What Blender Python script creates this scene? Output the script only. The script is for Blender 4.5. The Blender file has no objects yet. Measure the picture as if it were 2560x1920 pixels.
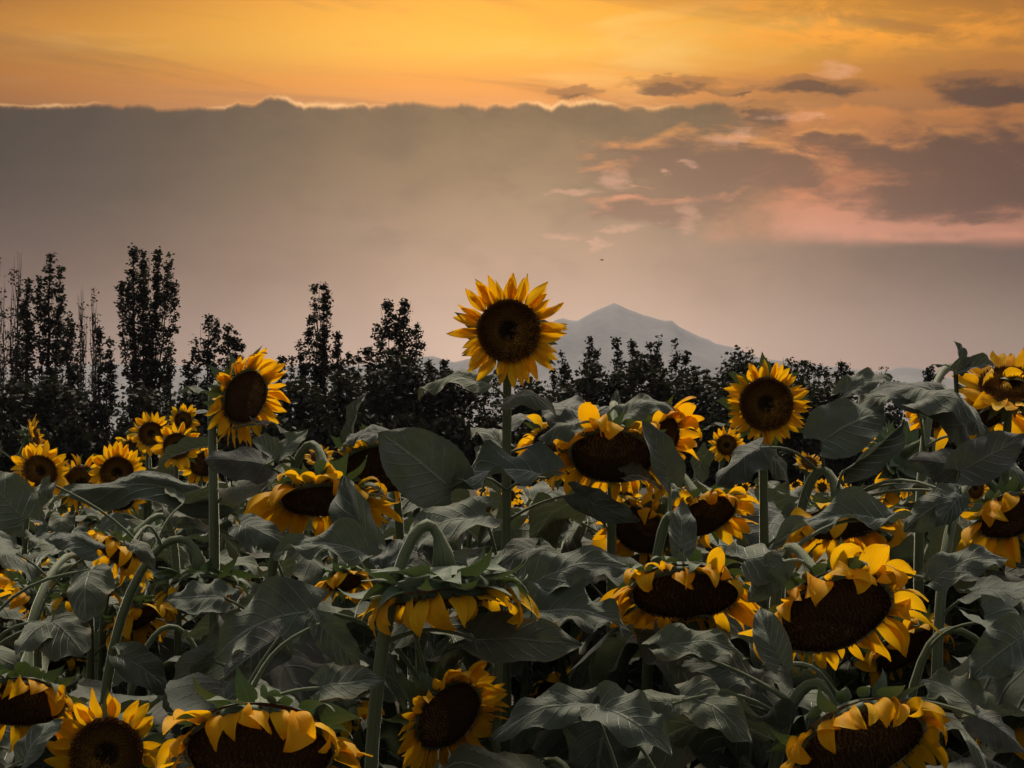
import bpy, math, random
import numpy as np
from mathutils import Vector, Matrix, noise as mnoise

C = bpy.context.scene
COL = C.collection
R = math.radians
rng = random.Random(11)

# ------------------------------------------------------------------ camera
CAM_Z = 1.8
FPX = 3090.0                      # focal length in pixels of the 2560 px wide photograph
PITCH = math.atan((1090 - 960) / FPX)
cam_d = bpy.data.cameras.new('camera')
cam_d.sensor_width = 36
cam_d.lens = 36 * FPX / 2560
cam_d.clip_start = 0.05
cam_d.clip_end = 30000
cam = bpy.data.objects.new('camera', cam_d)
COL.objects.link(cam)
cam.location = (0, 0, CAM_Z)
cam.rotation_euler = (R(90) + PITCH, 0, 0)
C.camera = cam
CF = Vector((0, math.cos(PITCH), math.sin(PITCH)))
CU = Vector((0, -math.sin(PITCH), math.cos(PITCH)))
CR = Vector((1, 0, 0))
CP = Vector((0, 0, CAM_Z))

def at(px, py, d):
    """the world point seen at pixel px, py, d metres in front of the camera"""
    return CP + CF * d + CR * ((px - 1280) / FPX * d) + CU * ((960 - py) / FPX * d)

def proj(p):
    q = p - CP
    d = q.dot(CF)
    return 1280 + FPX * q.dot(CR) / d, 960 - FPX * q.dot(CU) / d, d

def lin(r, g, b):
    f = lambda c: (c / 255 / 12.92) if c <= 10 else ((c / 255 + 0.055) / 1.055) ** 2.4
    return (f(r), f(g), f(b))

# ------------------------------------------------------------------ render settings
C.view_settings.view_transform = 'Standard'
C.view_settings.look = 'None'
C.view_settings.exposure = 0.0
C.view_settings.gamma = 1.0
C.view_settings.use_curve_mapping = False
C.render.engine = 'CYCLES'
C.cycles.max_bounces = 6
C.cycles.diffuse_bounces = 3
C.cycles.glossy_bounces = 2
C.cycles.transmission_bounces = 4
C.cycles.volume_bounces = 0
C.cycles.transparent_max_bounces = 4

# ------------------------------------------------------------------ node helper
class S:
    """a float socket that can be written as arithmetic"""
    nt = None
    def __init__(s, k): s.k = k
    @staticmethod
    def m(op, *a, clamp=False):
        n = S.nt.nodes.new('ShaderNodeMath'); n.operation = op; n.use_clamp = clamp
        for i, x in enumerate(a):
            if isinstance(x, S): S.nt.links.new(x.k, n.inputs[i])
            else: n.inputs[i].default_value = float(x)
        return S(n.outputs[0])
    def __add__(s, o): return S.m('ADD', s, o)
    __radd__ = __add__
    def __sub__(s, o): return S.m('SUBTRACT', s, o)
    def __rsub__(s, o): return S.m('SUBTRACT', o, s)
    def __mul__(s, o): return S.m('MULTIPLY', s, o)
    __rmul__ = __mul__
    def __truediv__(s, o): return S.m('DIVIDE', s, o)
    def clamp(s): return S.m('ADD', s, 0.0, clamp=True)

def sstep(lo, hi, x):
    n = S.nt.nodes.new('ShaderNodeMapRange'); n.interpolation_type = 'SMOOTHSTEP'
    for i, v in ((0, x), (1, lo), (2, hi)):
        if isinstance(v, S): S.nt.links.new(v.k, n.inputs[i])
        else: n.inputs[i].default_value = float(v)
    return S(n.outputs[0])

def gauss(x, w):
    q = x / w
    return S.m('EXPONENT', (q * q) * -1.0)

def vec(x, y, z=0.0):
    n = S.nt.nodes.new('ShaderNodeCombineXYZ')
    for i, v in enumerate((x, y, z)):
        if isinstance(v, S): S.nt.links.new(v.k, n.inputs[i])
        else: n.inputs[i].default_value = float(v)
    return n.outputs[0]

def nz(v, scale=1.0, detail=4.0, rough=0.55, dist=0.0, dims='3D'):
    n = S.nt.nodes.new('ShaderNodeTexNoise'); n.noise_dimensions = dims
    S.nt.links.new(v, n.inputs['Vector'])
    n.inputs['Scale'].default_value = scale; n.inputs['Detail'].default_value = detail
    n.inputs['Roughness'].default_value = rough; n.inputs['Distortion'].default_value = dist
    return S(n.outputs['Fac'])

def ramp(x, stops):
    n = S.nt.nodes.new('ShaderNodeValToRGB')
    cr = n.color_ramp
    while len(cr.elements) < len(stops): cr.elements.new(0.5)
    for el, (p, c) in zip(cr.elements, stops):
        el.position = p; el.color = (*c, 1)
    S.nt.links.new(x.k, n.inputs[0])
    return n.outputs[0]

def mix(f, a, b, mode='MIX'):
    n = S.nt.nodes.new('ShaderNodeMix'); n.data_type = 'RGBA'; n.blend_type = mode
    for i, v in ((0, f), (6, a), (7, b)):
        if isinstance(v, S): S.nt.links.new(v.k, n.inputs[i])
        elif isinstance(v, (tuple, list)): n.inputs[i].default_value = (*v, 1)
        elif isinstance(v, (int, float)): n.inputs[i].default_value = v
        else: S.nt.links.new(v, n.inputs[i])
    return n.outputs[2]

# ------------------------------------------------------------------ world: sunset sky
SUN_EL, SUN_AZ = R(26), R(-4)       # the sun stands behind thin cloud above the top edge of the picture
w = bpy.data.worlds.new('World'); C.world = w; w.use_nodes = True
nt = w.node_tree; nt.nodes.clear(); S.nt = nt
tc = nt.nodes.new('ShaderNodeTexCoord')
sx = nt.nodes.new('ShaderNodeSeparateXYZ'); nt.links.new(tc.outputs['Generated'], sx.inputs[0])
dx, dy, dz = S(sx.outputs[0]), S(sx.outputs[1]), S(sx.outputs[2])
az = S.m('ARCTAN2', dx, dy)
el = S.m('ARCSINE', dz)
el = el * (1.0 + S.m('MINIMUM', az * az, 0.36) * 0.52)      # cloud decks run level across the view
# edges and streaks
n_big = nz(vec(az * 7.0, el * 6.0), 1.0, 3)
n_edge = nz(vec(az * 22.0, 3.3), 1.0, 5, 0.62)
n_fine = nz(vec(az * 60.0, el * 90.0), 1.0, 5, 0.6)
n_streak = nz(vec(az * 3.0, el * 34.0 + az * 5.0, 2.0), 1.0, 5, 0.55, 0.6)
n_bil = S.m('ABSOLUTE', nz(vec(az * 19.0, 9.1), 1.0, 1) - 0.5) + S.m('ABSOLUTE', nz(vec(az * 55.0, 5.1), 1.0, 2) - 0.5) * 0.35
edge = (n_edge - 0.5) * 0.018 + 0.2625 + n_bil * 0.022 + (n_fine - 0.5) * 0.0035
side = gauss(az + 0.02, 0.30)                                   # the glow round the hidden sun
# high bright layer above the cloud bank
hi_col = ramp((el / 1.5708).clamp(), [(0.0, lin(215, 150, 95)), (0.166, lin(228, 148, 74)), (0.180, lin(248, 158, 40)),
                                     (0.196, lin(255, 184, 40)), (0.212, lin(255, 176, 10)), (0.228, lin(252, 158, 0)),
                                     (0.30, lin(250, 180, 80)), (0.42, lin(205, 185, 160)), (0.60, lin(200, 192, 180)), (1.0, lin(160, 160, 160))])
hi_side = ramp((el / 1.5708).clamp(), [(0.0, lin(120, 80, 50)), (0.166, lin(112, 64, 16)), (0.185, lin(138, 74, 0)),
                                      (0.205, lin(168, 96, 0)), (0.228, lin(108, 62, 0)),
                                      (0.30, lin(140, 110, 70)), (0.42, lin(125, 120, 118)), (0.60, lin(160, 158, 156)), (1.0, lin(160, 160, 160))])
hi = mix(side, hi_side, hi_col)
st = sstep(0.50, 0.78, n_streak) * sstep(0.10, 0.5, 1.0 - side * 0.5)
hi = mix(st * 0.62, hi, lin(140, 88, 30))
br = sstep(0.52, 0.74, nz(vec(az * 4.0, el * 22.0 - az * 2.0, 7.0), 1.0, 5, 0.55, 0.4))
hi = mix(br * 0.34 * (side * 0.8 + 0.2), hi, lin(255, 216, 130))
gold = nz(vec(az * 14.0, el * 46.0, 11.0), 1.0, 6, 0.62, 0.5)
gz_ = gauss(az - 0.27, 0.13) * gauss(el - 0.325, 0.020)
hi = mix((gz_ * sstep(0.40, 0.62, gold) * 0.9).clamp(), hi, lin(255, 160, 10))
hi = mix((gz_ * sstep(0.56, 0.74, gold) * 0.5).clamp(), hi, lin(170, 100, 24))
lowst = nz(vec(az * 2.6, el * 60.0 + az * 4.0, 5.0), 1.0, 5, 0.6, 0.5)
hi = mix(sstep(0.50, 0.74, lowst) * gauss(el - 0.275, 0.022) * 0.55, hi, lin(172, 112, 62))
# thick bank below
lo_col = ramp((el / 0.40).clamp(), [(0.0, lin(232, 192, 172)), (0.18, lin(220, 182, 158)), (0.33, lin(192, 154, 126)),
                                    (0.50, lin(158, 124, 88)), (0.62, lin(134, 102, 62)), (0.68, lin(126, 92, 50))])
lo_side = ramp((el / 0.40).clamp(), [(0.0, lin(165, 138, 126)), (0.16, lin(132, 104, 92)), (0.34, lin(82, 56, 48)),
                                     (0.50, lin(40, 24, 24)), (0.62, lin(36, 22, 18)), (0.68, lin(52, 34, 18))])
lo = mix(gauss(az - 0.02, 0.25), lo_side, lo_col)
n_mot = nz(vec(az * 16.0, el * 34.0, 1.5), 1.0, 6, 0.6, 0.4)
lo = mix(sstep(0.40, 0.75, n_mot) * 0.42 * sstep(0.06, 0.2, el), lo, mix(0.55, lo, (0.0, 0.0, 0.0)))
lo = mix(sstep(0.45, 0.80, n_big) * 0.45, lo, mix(0.4, lo, lin(60, 34, 34)))
lo = mix(sstep(0.030, 0.004, edge - el) * sstep(0.42, 0.62, nz(vec(az * 40.0, el * 70.0, 2.5), 1.0, 4, 0.6)) * 0.30, lo, mix(0.5, lo, (0.0, 0.0, 0.0)))
bank = sstep(edge + 0.0016, edge - 0.0034, el)
right_end = sstep(0.13, 0.24, az + (n_big - 0.5) * 0.16 + (n_fine - 0.5) * 0.05)
open_r = right_end * sstep(0.150, 0.166, el + (n_edge - 0.5) * 0.012)   # right of the bank the sky is broken cloud
bank_m = bank * (1.0 - open_r)
# broken sky on the right: peach low, orange high, then dark clouds with lit rims
mid_c = ramp((el / 0.40).clamp(), [(0.0, lin(200, 160, 140)), (0.42, lin(220, 150, 118)), (0.50, lin(212, 130, 82)), (0.60, lin(196, 120, 58)), (0.66, lin(216, 134, 50)), (0.72, lin(240, 150, 36))])
mid_s = ramp((el / 0.40).clamp(), [(0.0, lin(120, 90, 80)), (0.42, lin(158, 96, 72)), (0.50, lin(150, 80, 40)), (0.60, lin(140, 76, 22)), (0.72, lin(158, 90, 6))])
mid = mix(gauss(az - 0.12, 0.24), mid_s, mid_c)
above = mix(bank * right_end, hi, mid)
sky = mix(bank_m, above, lo)
rimn = sstep(0.42, 0.62, nz(vec(az * 9.0, 8.0), 1.0, 2))
rim = gauss((el - edge - 0.0006) / (rimn * 0.9 + 0.35), 0.0015) * (1.0 - right_end) * (rimn * 0.95 + 0.04) * (n_fine * 1.6).clamp()
sky = mix((rim * 0.8).clamp(), sky, lin(255, 200, 130))
rim2n = sstep(0.40, 0.6, n_big)
e2 = (n_edge - 0.5) * 0.012 + 0.158 
rim2 = gauss(el - e2 - 0.002, 0.003) * right_end * rim2n
sky = mix((rim2 * 0.5).clamp(), sky, lin(232, 152, 118))

BLOBS = [(1440, 243, 70, 12), (1700, 228, 130, 20), (1860, 232, 50, 14), (2060, 226, 120, 22), (2500, 236, 150, 38), (1920, 300, 52, 34),
         (2080, 345, 120, 26), (2440, 400, 280, 85), (2190, 372, 120, 30), (2360, 490, 260, 60), (1760, 420, 260, 80), (1660, 520, 170, 40), (1950, 440, 150, 42)]
wx = (nz(vec(az * 24.0, el * 60.0, 21.0), 1.0, 6, 0.62) - 0.5) * 0.060
wy = (nz(vec(az * 24.0, el * 60.0, 33.0), 1.0, 6, 0.62) - 0.5) * 0.026
def cloud_field(de):
    tot = None
    wob = (nz(vec(az * 17.0, (el + de) * 48.0), 1.0, 6, 0.60, 0.3) - 0.5) * 2.6
    for (x, y, rx, ry) in BLOBS:
        a0 = math.atan((x - 1280) / FPX); e0 = (1090 - y) / FPX
        qx = (az + wx - a0) * (FPX / (rx * 1.15)); qy = (el + wy + de - e0) * (FPX / (ry * 1.15))
        g = 1.0 - (qx * qx + qy * qy)
        tot = g if tot is None else S.m('SMOOTH_MAX', tot, g, 0.3)
    return S.m('MAXIMUM', tot, -1.5) + wob
f0 = cloud_field(0.0)
f1 = cloud_field(0.0055)
body = sstep(-0.35, 0.75, f0)
lit = (sstep(-0.2, 0.7, f0) - sstep(-0.2, 0.7, f1)).clamp()
front = sstep(0.9, 0.5, S.m('ABSOLUTE', az))
dark_hi = ramp((el / 0.40).clamp(), [(0.0, lin(120, 96, 84)), (0.42, lin(146, 106, 80)), (0.6, lin(116, 78, 48)), (0.72, lin(98, 58, 18))])
dark_c = mix(gauss(az - 0.1, 0.2), lin(50, 24, 16), dark_hi)
sky = mix(body * 0.88 * front, sky, dark_c)
lit_c = mix(sstep(0.17, 0.26, el), lin(246, 160, 118), lin(255, 166, 62))
lit_c = mix(gauss(az - 0.1, 0.22), mix(0.6, lit_c, lin(170, 90, 20)), lit_c)
sky = mix((lit * 0.62 * front * (1.0 - sstep(0.24, 0.27, el) * 0.55)).clamp(), sky, lit_c)
# small pink puffs in front of the bank
pf = None
for (x, y, rx, ry) in [(1540, 455, 34, 26), (1440, 484, 44, 9), (1728, 421, 24, 9), (1652, 436, 12, 10), (1420, 592, 42, 12), (1500, 610, 18, 22), (1720, 545, 40, 34), (1560, 575, 60, 8),
                       (1830, 352, 60, 14), (2100, 190, 60, 22), (1990, 300, 60, 12)]:
    a0 = math.atan((x - 1280) / FPX); e0 = (1090 - y) / FPX
    qx = (az + wx * 1.2 - a0) * (FPX / (rx * 1.2)); qy = (el + wy - e0) * (FPX / (ry * 1.1))
    g = 1.0 - (qx * qx + qy * qy)
    pf = g if pf is None else S.m('SMOOTH_MAX', pf, g, 0.3)
pf = S.m('MAXIMUM', pf, -2.0) + (nz(vec(az * 38.0, el * 90.0, 4.0), 1.0, 5, 0.60, 0.3) - 0.5) * 3.2
sky = mix(sstep(-0.5, 1.8, pf) * 0.5 * front, sky, lin(240, 176, 142))
# the sky behind and beside the camera: dull dusk blue-grey
back = mix((el / 1.2).clamp(), lin(96, 90, 93), lin(160, 160, 160))
sky = mix(sstep(0.7, 1.9, S.m('ABSOLUTE', az)) * sstep(1.45, 0.9, el), sky, back)
nish = nt.nodes.new('ShaderNodeTexSky'); nish.sky_type = 'NISHITA'; nish.sun_disc = False
nish.sun_elevation = SUN_EL; nish.sun_rotation = SUN_AZ; nish.dust_density = 4.0
bg1 = nt.nodes.new('ShaderNodeBackground'); nt.links.new(sky, bg1.inputs[0]); bg1.inputs[1].default_value = 1.08
bg2 = nt.nodes.new('ShaderNodeBackground'); nt.links.new(nish.outputs[0], bg2.inputs[0]); bg2.inputs[1].default_value = 0.0012
ad = nt.nodes.new('ShaderNodeAddShader'); wo = nt.nodes.new('ShaderNodeOutputWorld')
nt.links.new(bg1.outputs[0], ad.inputs[0]); nt.links.new(bg2.outputs[0], ad.inputs[1]); nt.links.new(ad.outputs[0], wo.inputs[0])
w.cycles.sampling_method = 'MANUAL'; w.cycles.sample_map_resolution = 512

sun_d = bpy.data.lights.new('sun', 'SUN'); sun_d.energy = 4.2; sun_d.angle = R(11); sun_d.color = (1.0, 0.86, 0.68)
sun = bpy.data.objects.new('sun', sun_d); COL.objects.link(sun)
sv = Vector((math.sin(SUN_AZ) * math.cos(SUN_EL + R(30)), math.cos(SUN_AZ) * math.cos(SUN_EL + R(30)), math.sin(SUN_EL + R(30))))
sun.rotation_euler = sv.to_track_quat('Z', 'Y').to_euler()

# ------------------------------------------------------------------ materials
def new_mat(name):
    m = bpy.data.materials.new(name); m.use_nodes = True
    m.node_tree.nodes.clear(); S.nt = m.node_tree
    return m

def finish(m, col, rough=0.7, trans=0.0, tcol=None, sheen=0.0, bump=None, bstr=0.3, bdist=0.004, spec=0.25, sheen_tint=(1, 1, 1), sheen_rough=0.4):
    t = m.node_tree
    p = t.nodes.new('ShaderNodeBsdfPrincipled')
    if isinstance(col, tuple): p.inputs['Base Color'].default_value = (*col, 1)
    else: t.links.new(col, p.inputs['Base Color'])
    p.inputs['Roughness'].default_value = rough
    p.inputs['Specular IOR Level'].default_value = spec
    p.inputs['Sheen Weight'].default_value = sheen
    p.inputs['Sheen Roughness'].default_value = sheen_rough
    p.inputs['Sheen Tint'].default_value = (*sheen_tint, 1)
    nrm = None
    if bump is not None:
        b = t.nodes.new('ShaderNodeBump'); b.inputs['Strength'].default_value = bstr; b.inputs['Distance'].default_value = bdist
        t.links.new(bump.k, b.inputs['Height']); t.links.new(b.outputs[0], p.inputs['Normal'])
        nrm = b.outputs[0]
    out = t.nodes.new('ShaderNodeOutputMaterial')
    if trans > 0:
        tr = t.nodes.new('ShaderNodeBsdfTranslucent')
        if isinstance(tcol, tuple): tr.inputs[0].default_value = (*tcol, 1)
        else: t.links.new(tcol if tcol is not None else col, tr.inputs[0])
        mx = t.nodes.new('ShaderNodeMixShader'); mx.inputs[0].default_value = trans
        t.links.new(p.outputs[0], mx.inputs[1]); t.links.new(tr.outputs[0], mx.inputs[2]); t.links.new(mx.outputs[0], out.inputs[0])
    else:
        t.links.new(p.outputs[0], out.inputs[0])
    return m

def uvs():
    n = S.nt.nodes.new('ShaderNodeUVMap'); s = S.nt.nodes.new('ShaderNodeSeparateXYZ')
    S.nt.links.new(n.outputs[0], s.inputs[0])
    return S(s.outputs[0]), S(s.outputs[1])
def objrand():
    n = S.nt.nodes.new('ShaderNodeObjectInfo'); return S(n.outputs['Random'])
def objco():
    n = S.nt.nodes.new('ShaderNodeTexCoord'); return n.outputs['Object']

def leaf_material(name, c0, c1, cv):
    m = new_mat(name)
    u, v = uvs()
    rr = objrand()
    au = S.m('ABSOLUTE', u * 2.0 - 1.0)
    mid = sstep(0.055, 0.012, au * (1.3 - v))
    s = (v - au * 0.30) * 7.0
    fr = S.m('ABSOLUTE', S.m('FRACT', s) - 0.5)
    sv_ = sstep(0.10, 0.02, fr) * sstep(0.97, 0.6, au) * sstep(0.97, 0.85, v)
    fine = nz(vec(u * 26.0, v * 34.0, rr * 40.0), 1.0, 4, 0.65)
    big = nz(vec(u * 3.0, v * 3.0, rr * 90.0), 1.0, 3)
    col = mix(sstep(0.35, 0.68, big) * 0.8 + (rr - 0.5) * 0.3, c0, c1)
    col = mix((mid * 0.75 + sv_ * 0.32).clamp(), col, cv)
    col = mix(sstep(0.35, 0.75, fine) * 0.30, col, tuple(x * 0.55 for x in c0))
    col = mix(sstep(0.55, 0.95, rr) * 0.45, col, (0.085, 0.105, 0.045))
    col = mix(sstep(0.30, 0.05, rr) * 0.35, col, (0.055, 0.075, 0.068))
    col = mix(sstep(0.80, 1.0, au + (big - 0.5) * 0.9) * sstep(0.45, 0.75, rr) * 0.5, col, (0.15, 0.12, 0.06))
    spots = sstep(0.66, 0.72, nz(vec(u * 9.0, v * 12.0, rr * 55.0), 1.0, 3, 0.6))
    col = mix(spots * 0.5, col, (0.11, 0.075, 0.045))
    return finish(m, col, rough=0.68, trans=0.11, tcol=(0.10, 0.125, 0.06), sheen=0.85, sheen_tint=(0.93, 1.0, 0.9), sheen_rough=0.35,
                  bump=mid * -1.0 + sv_ * -0.7 + fine * 0.45, bstr=0.7, bdist=0.005, spec=0.2)
M = {}
M['leaf'] = leaf_material('sunflower_leaf_green', (0.072, 0.090, 0.064), (0.125, 0.140, 0.108), (0.22, 0.25, 0.18))
M['leaf_old'] = leaf_material('sunflower_leaf_dull', (0.060, 0.066, 0.056), (0.095, 0.092, 0.080), (0.19, 0.19, 0.15))

m = new_mat('stem_green'); u, v = uvs(); oc = objco()
fine = nz(oc, 260.0, 3); lines = nz(vec(u * 40.0, v * 2.0), 1.0, 2)
M['stem'] = finish(m, mix(sstep(0.3, 0.7, lines), (0.065, 0.085, 0.040), (0.135, 0.165, 0.085)), rough=0.6, sheen=0.9, sheen_tint=(0.95, 1, 0.85), sheen_rough=0.3, bump=fine + lines, bstr=0.5, bdist=0.002)
m = new_mat('bract_green'); u, v = uvs(); rr = objrand()
au = S.m('ABSOLUTE', u * 2.0 - 1.0)
bn = nz(vec(u * 14.0, v * 20.0, rr * 30.0), 1.0, 4)
bcol = mix(sstep(0.3, 0.7, bn) * 0.7 + rr * 0.3, (0.045, 0.075, 0.040), (0.095, 0.135, 0.075))
bcol = mix(sstep(0.10, 0.0, au) * 0.5, bcol, (0.17, 0.21, 0.13))
M['bract'] = finish(m, bcol, rough=0.6, trans=0.12, tcol=(0.10, 0.16, 0.03), sheen=0.6, sheen_tint=(0.93, 1, 0.88), bump=bn, bstr=0.4, bdist=0.002)

m = new_mat('petal_yellow'); u, v = uvs(); rr = objrand()
stre = nz(vec(u * 22.0, v * 1.6, rr * 70.0), 1.0, 3, 0.6)
blot = nz(vec(u * 2.5, v * 3.5, rr * 33.0), 1.0, 3)
pc = mix(rr * 0.75 + (blot - 0.5) * 0.8, (0.93, 0.47, 0.004), (0.97, 0.62, 0.012))
pc = mix(sstep(0.40, 0.72, stre) * 0.34, pc, (0.52, 0.19, 0.002))
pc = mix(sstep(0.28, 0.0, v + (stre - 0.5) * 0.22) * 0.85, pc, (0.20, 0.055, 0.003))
pc = mix(sstep(0.90, 1.0, v) * 0.35, pc, (0.45, 0.18, 0.01))
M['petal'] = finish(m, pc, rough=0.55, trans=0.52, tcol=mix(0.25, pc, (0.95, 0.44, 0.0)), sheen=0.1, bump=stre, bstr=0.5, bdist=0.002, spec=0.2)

m = new_mat('seed_disc_brown'); u, v = uvs(); oc = objco()
dn = nz(oc, 55.0, 4, 0.7)
dc = ramp(u, [(0.0, (0.012, 0.007, 0.004)), (0.28, (0.020, 0.011, 0.004)), (0.42, (0.34, 0.17, 0.014)), (0.66, (0.25, 0.11, 0.010)), (0.86, (0.11, 0.040, 0.006)), (1.0, (0.20, 0.07, 0.005))])
dc = mix(sstep(0.35, 0.7, dn) * 0.6, dc, (0.008, 0.004, 0.003))
dc = mix(sstep(0.56, 0.60, v) * sstep(0.40, 0.62, nz(oc, 9.0, 2)) * 0.75, dc, (0.62, 0.32, 0.05))
M['disc'] = finish(m, dc, rough=0.8, sheen=0.12, sheen_tint=(1, 0.75, 0.5), bump=dn, bstr=0.8, bdist=0.01, spec=0.12)
m = new_mat('seed_disc_ripe'); u, v = uvs(); oc = objco(); dn = nz(oc, 55.0, 4, 0.7)
dc = ramp(u, [(0.0, (0.13, 0.075, 0.034)), (0.6, (0.14, 0.072, 0.026)), (0.9, (0.075, 0.030, 0.010)), (1.0, (0.13, 0.045, 0.004))])
dc = mix(sstep(0.35, 0.7, dn) * 0.6, dc, (0.007, 0.004, 0.003))
dc = mix(sstep(0.56, 0.60, v) * sstep(0.35, 0.62, nz(oc, 6.0, 3)) * 0.75, dc, (0.45, 0.26, 0.11))
M['disc_ripe'] = finish(m, dc, rough=0.85, sheen=0.10, sheen_tint=(1, 0.75, 0.6), bump=dn, bstr=0.8, bdist=0.01, spec=0.1)

def tree_material(name, c0, c1, sc=1.2):
    m = new_mat(name); oc = objco()
    n1 = nz(oc, sc, 3); n2 = nz(oc, 9.0, 2)
    c = mix(sstep(0.35, 0.65, n1), c0, c1)
    c = mix(sstep(0.4, 0.7, n2) * 0.5, c, tuple(x * 0.5 for x in c0))
    return finish(m, c, rough=0.65, trans=0.08, tcol=(0.05, 0.06, 0.02), spec=0.2)
M['poplar'] = tree_material('poplar_leaves', (0.016, 0.018, 0.013), (0.040, 0.041, 0.031))
M['poplar_dry'] = tree_material('poplar_leaves_sparse', (0.030, 0.022, 0.018), (0.055, 0.043, 0.036))
M['bush'] = tree_material('bush_leaves', (0.016, 0.018, 0.012), (0.036, 0.036, 0.027), 0.6)
m = new_mat('bark'); oc = objco(); bn = nz(oc, 6.0, 5)
M['bark'] = finish(m, mix(bn, (0.022, 0.018, 0.016), (0.065, 0.055, 0.048)), rough=0.9, bump=bn, bstr=0.6, bdist=0.03)
m = new_mat('field_soil'); oc = objco(); a1 = nz(oc, 0.35, 6); a2 = nz(oc, 9.0, 5)
M['soil'] = finish(m, mix(sstep(0.4, 0.62, a1), mix(a2, (0.028, 0.022, 0.016), (0.060, 0.048, 0.035)), mix(a2, (0.024, 0.026, 0.016), (0.055, 0.056, 0.035))), rough=0.95, bump=a2, bstr=0.8, bdist=0.03)
m = new_mat('mountain_rock'); oc = objco(); a1 = nz(oc, 0.004, 6); a2 = nz(oc, 0.03, 5)
M['rock'] = finish(m, mix(sstep(0.38, 0.62, a1 * 0.6 + a2 * 0.4), (0.15, 0.15, 0.165), (0.20, 0.20, 0.215)), rough=0.95)
m = new_mat('bird_plumage'); M['bird'] = finish(m, (0.03, 0.028, 0.027), rough=0.8)

# ------------------------------------------------------------------ mesh helpers
def mk_mesh(name, verts, faces, mats, uv=None, smooth=True, midx=None):
    me = bpy.data.meshes.new(name)
    me.from_pydata([tuple(v) for v in verts], [], [tuple(f) for f in faces])
    for q in (mats if isinstance(mats, (list, tuple)) else [mats]): me.materials.append(q)
    if uv is not None:
        lay = me.uv_layers.new(name='UVMap')
        li = np.empty(len(me.loops), dtype=np.int32); me.loops.foreach_get('vertex_index', li)
        lay.data.foreach_set('uv', np.asarray(uv, dtype=np.float32)[li].ravel())
    if smooth: me.polygons.foreach_set('use_smooth', [True] * len(me.polygons))
    if midx is not None: me.polygons.foreach_set('material_index', midx)
    me.update()
    return me

def grid(fn, nu, nv):
    vs, uv, fs = [], [], []
    for j in range(nv + 1):
        for i in range(nu + 1):
            u, v = i / nu * 2 - 1, j / nv
            vs.append(fn(u, v)); uv.append((i / nu, v))
    for j in range(nv):
        for i in range(nu):
            a = j * (nu + 1) + i
            fs.append((a, a + 1, a + nu + 2, a + nu + 1))
    return vs, fs, uv

def tube(pts, radii, seg=8, cap=True):
    """swept tube with parallel-transported frame; returns verts, faces, uv"""
    vs, fs, uv = [], [], []
    n = len(pts)
    t = (pts[1] - pts[0]).normalized()
    a = t.cross(Vector((0.31, 0.95, 0.1))).normalized()
    for i, p in enumerate(pts):
        t = (pts[min(i + 1, n - 1)] - pts[max(i - 1, 0)]).normalized()
        a = (a - t * a.dot(t)).normalized(); b = t.cross(a)
        for k in range(seg):
            an = 2 * math.pi * k / seg
            vs.append(p + (a * math.cos(an) + b * math.sin(an)) * radii[i]); uv.append((k / seg, i / n))
        if i:
            o, q = (i - 1) * seg, i * seg
            for k in range(seg):
                fs.append((o + k, o + (k + 1) % seg, q + (k + 1) % seg, q + k))
    if cap:
        fs.append(tuple(range(seg))[::-1]); fs.append(tuple(range((n - 1) * seg, n * seg)))
    return vs, fs, uv

def link(name, data, parent=None, mat=None, pmat=None):
    o = bpy.data.objects.new(name, data); COL.objects.link(o)
    if parent is not None: o.parent = parent
    if pmat is not None: o.matrix_parent_inverse = pmat
    if mat is not None: o.matrix_basis = mat
    return o

def props(o, label=None, cat=None, group=None, kind=None):
    if label: o['label'] = label
    if cat: o['category'] = cat
    if group: o['group'] = group
    if kind: o['kind'] = kind
    return o

def frame(x, z, o, sx=1.0, sy=1.0, sz=1.0):
    """matrix whose X axis is x and whose Z axis leans to z"""
    x = x.normalized(); z = (z - x * z.dot(x))
    if z.length < 1e-5: z = Vector((0.1, 0.2, 1)) - x * x.z
    z = z.normalized(); y = z.cross(x)
    m = Matrix.Identity(4)
    for r in range(3):
        m[r][0] = x[r] * sx; m[r][1] = y[r] * sy; m[r][2] = z[r] * sz; m[r][3] = o[r]
    return m

# ------------------------------------------------------------------ setting: ground, mountain, haze
def ground_z(x, y):
    t = max(0.0, min(1.0, y / 24.0))
    return -0.62 * t
gv, gf = [], []
ys = [-40, -10, 0, 2, 4, 6, 8, 10, 12, 15, 18, 21, 24, 28, 34, 42, 55, 75, 110, 180, 400, 1200, 3000, 5600]
xs = [-5600, -2500, -900, -300, -120, -60, -34, -20, -12, -8, -5, -3, -1.5, 0, 1.5, 3, 5, 8, 12, 20, 34, 60, 120, 300, 900, 2500, 5600]
for y in ys:
    for x in xs:
        bumpz = 0.05 * mnoise.noise(Vector((x * 0.7, y * 0.7, 0))) if abs(x) < 60 and y < 80 else 0
        gv.append((x, y, ground_z(x, y) + bumpz))
for j in range(len(ys) - 1):
    for i in range(len(xs) - 1):
        a = j * len(xs) + i; gf.append((a, a + 1, a + len(xs) + 1, a + len(xs)))
props(link('field_ground', mk_mesh('field_ground', gv, gf, M['soil'])), kind='structure')

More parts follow.
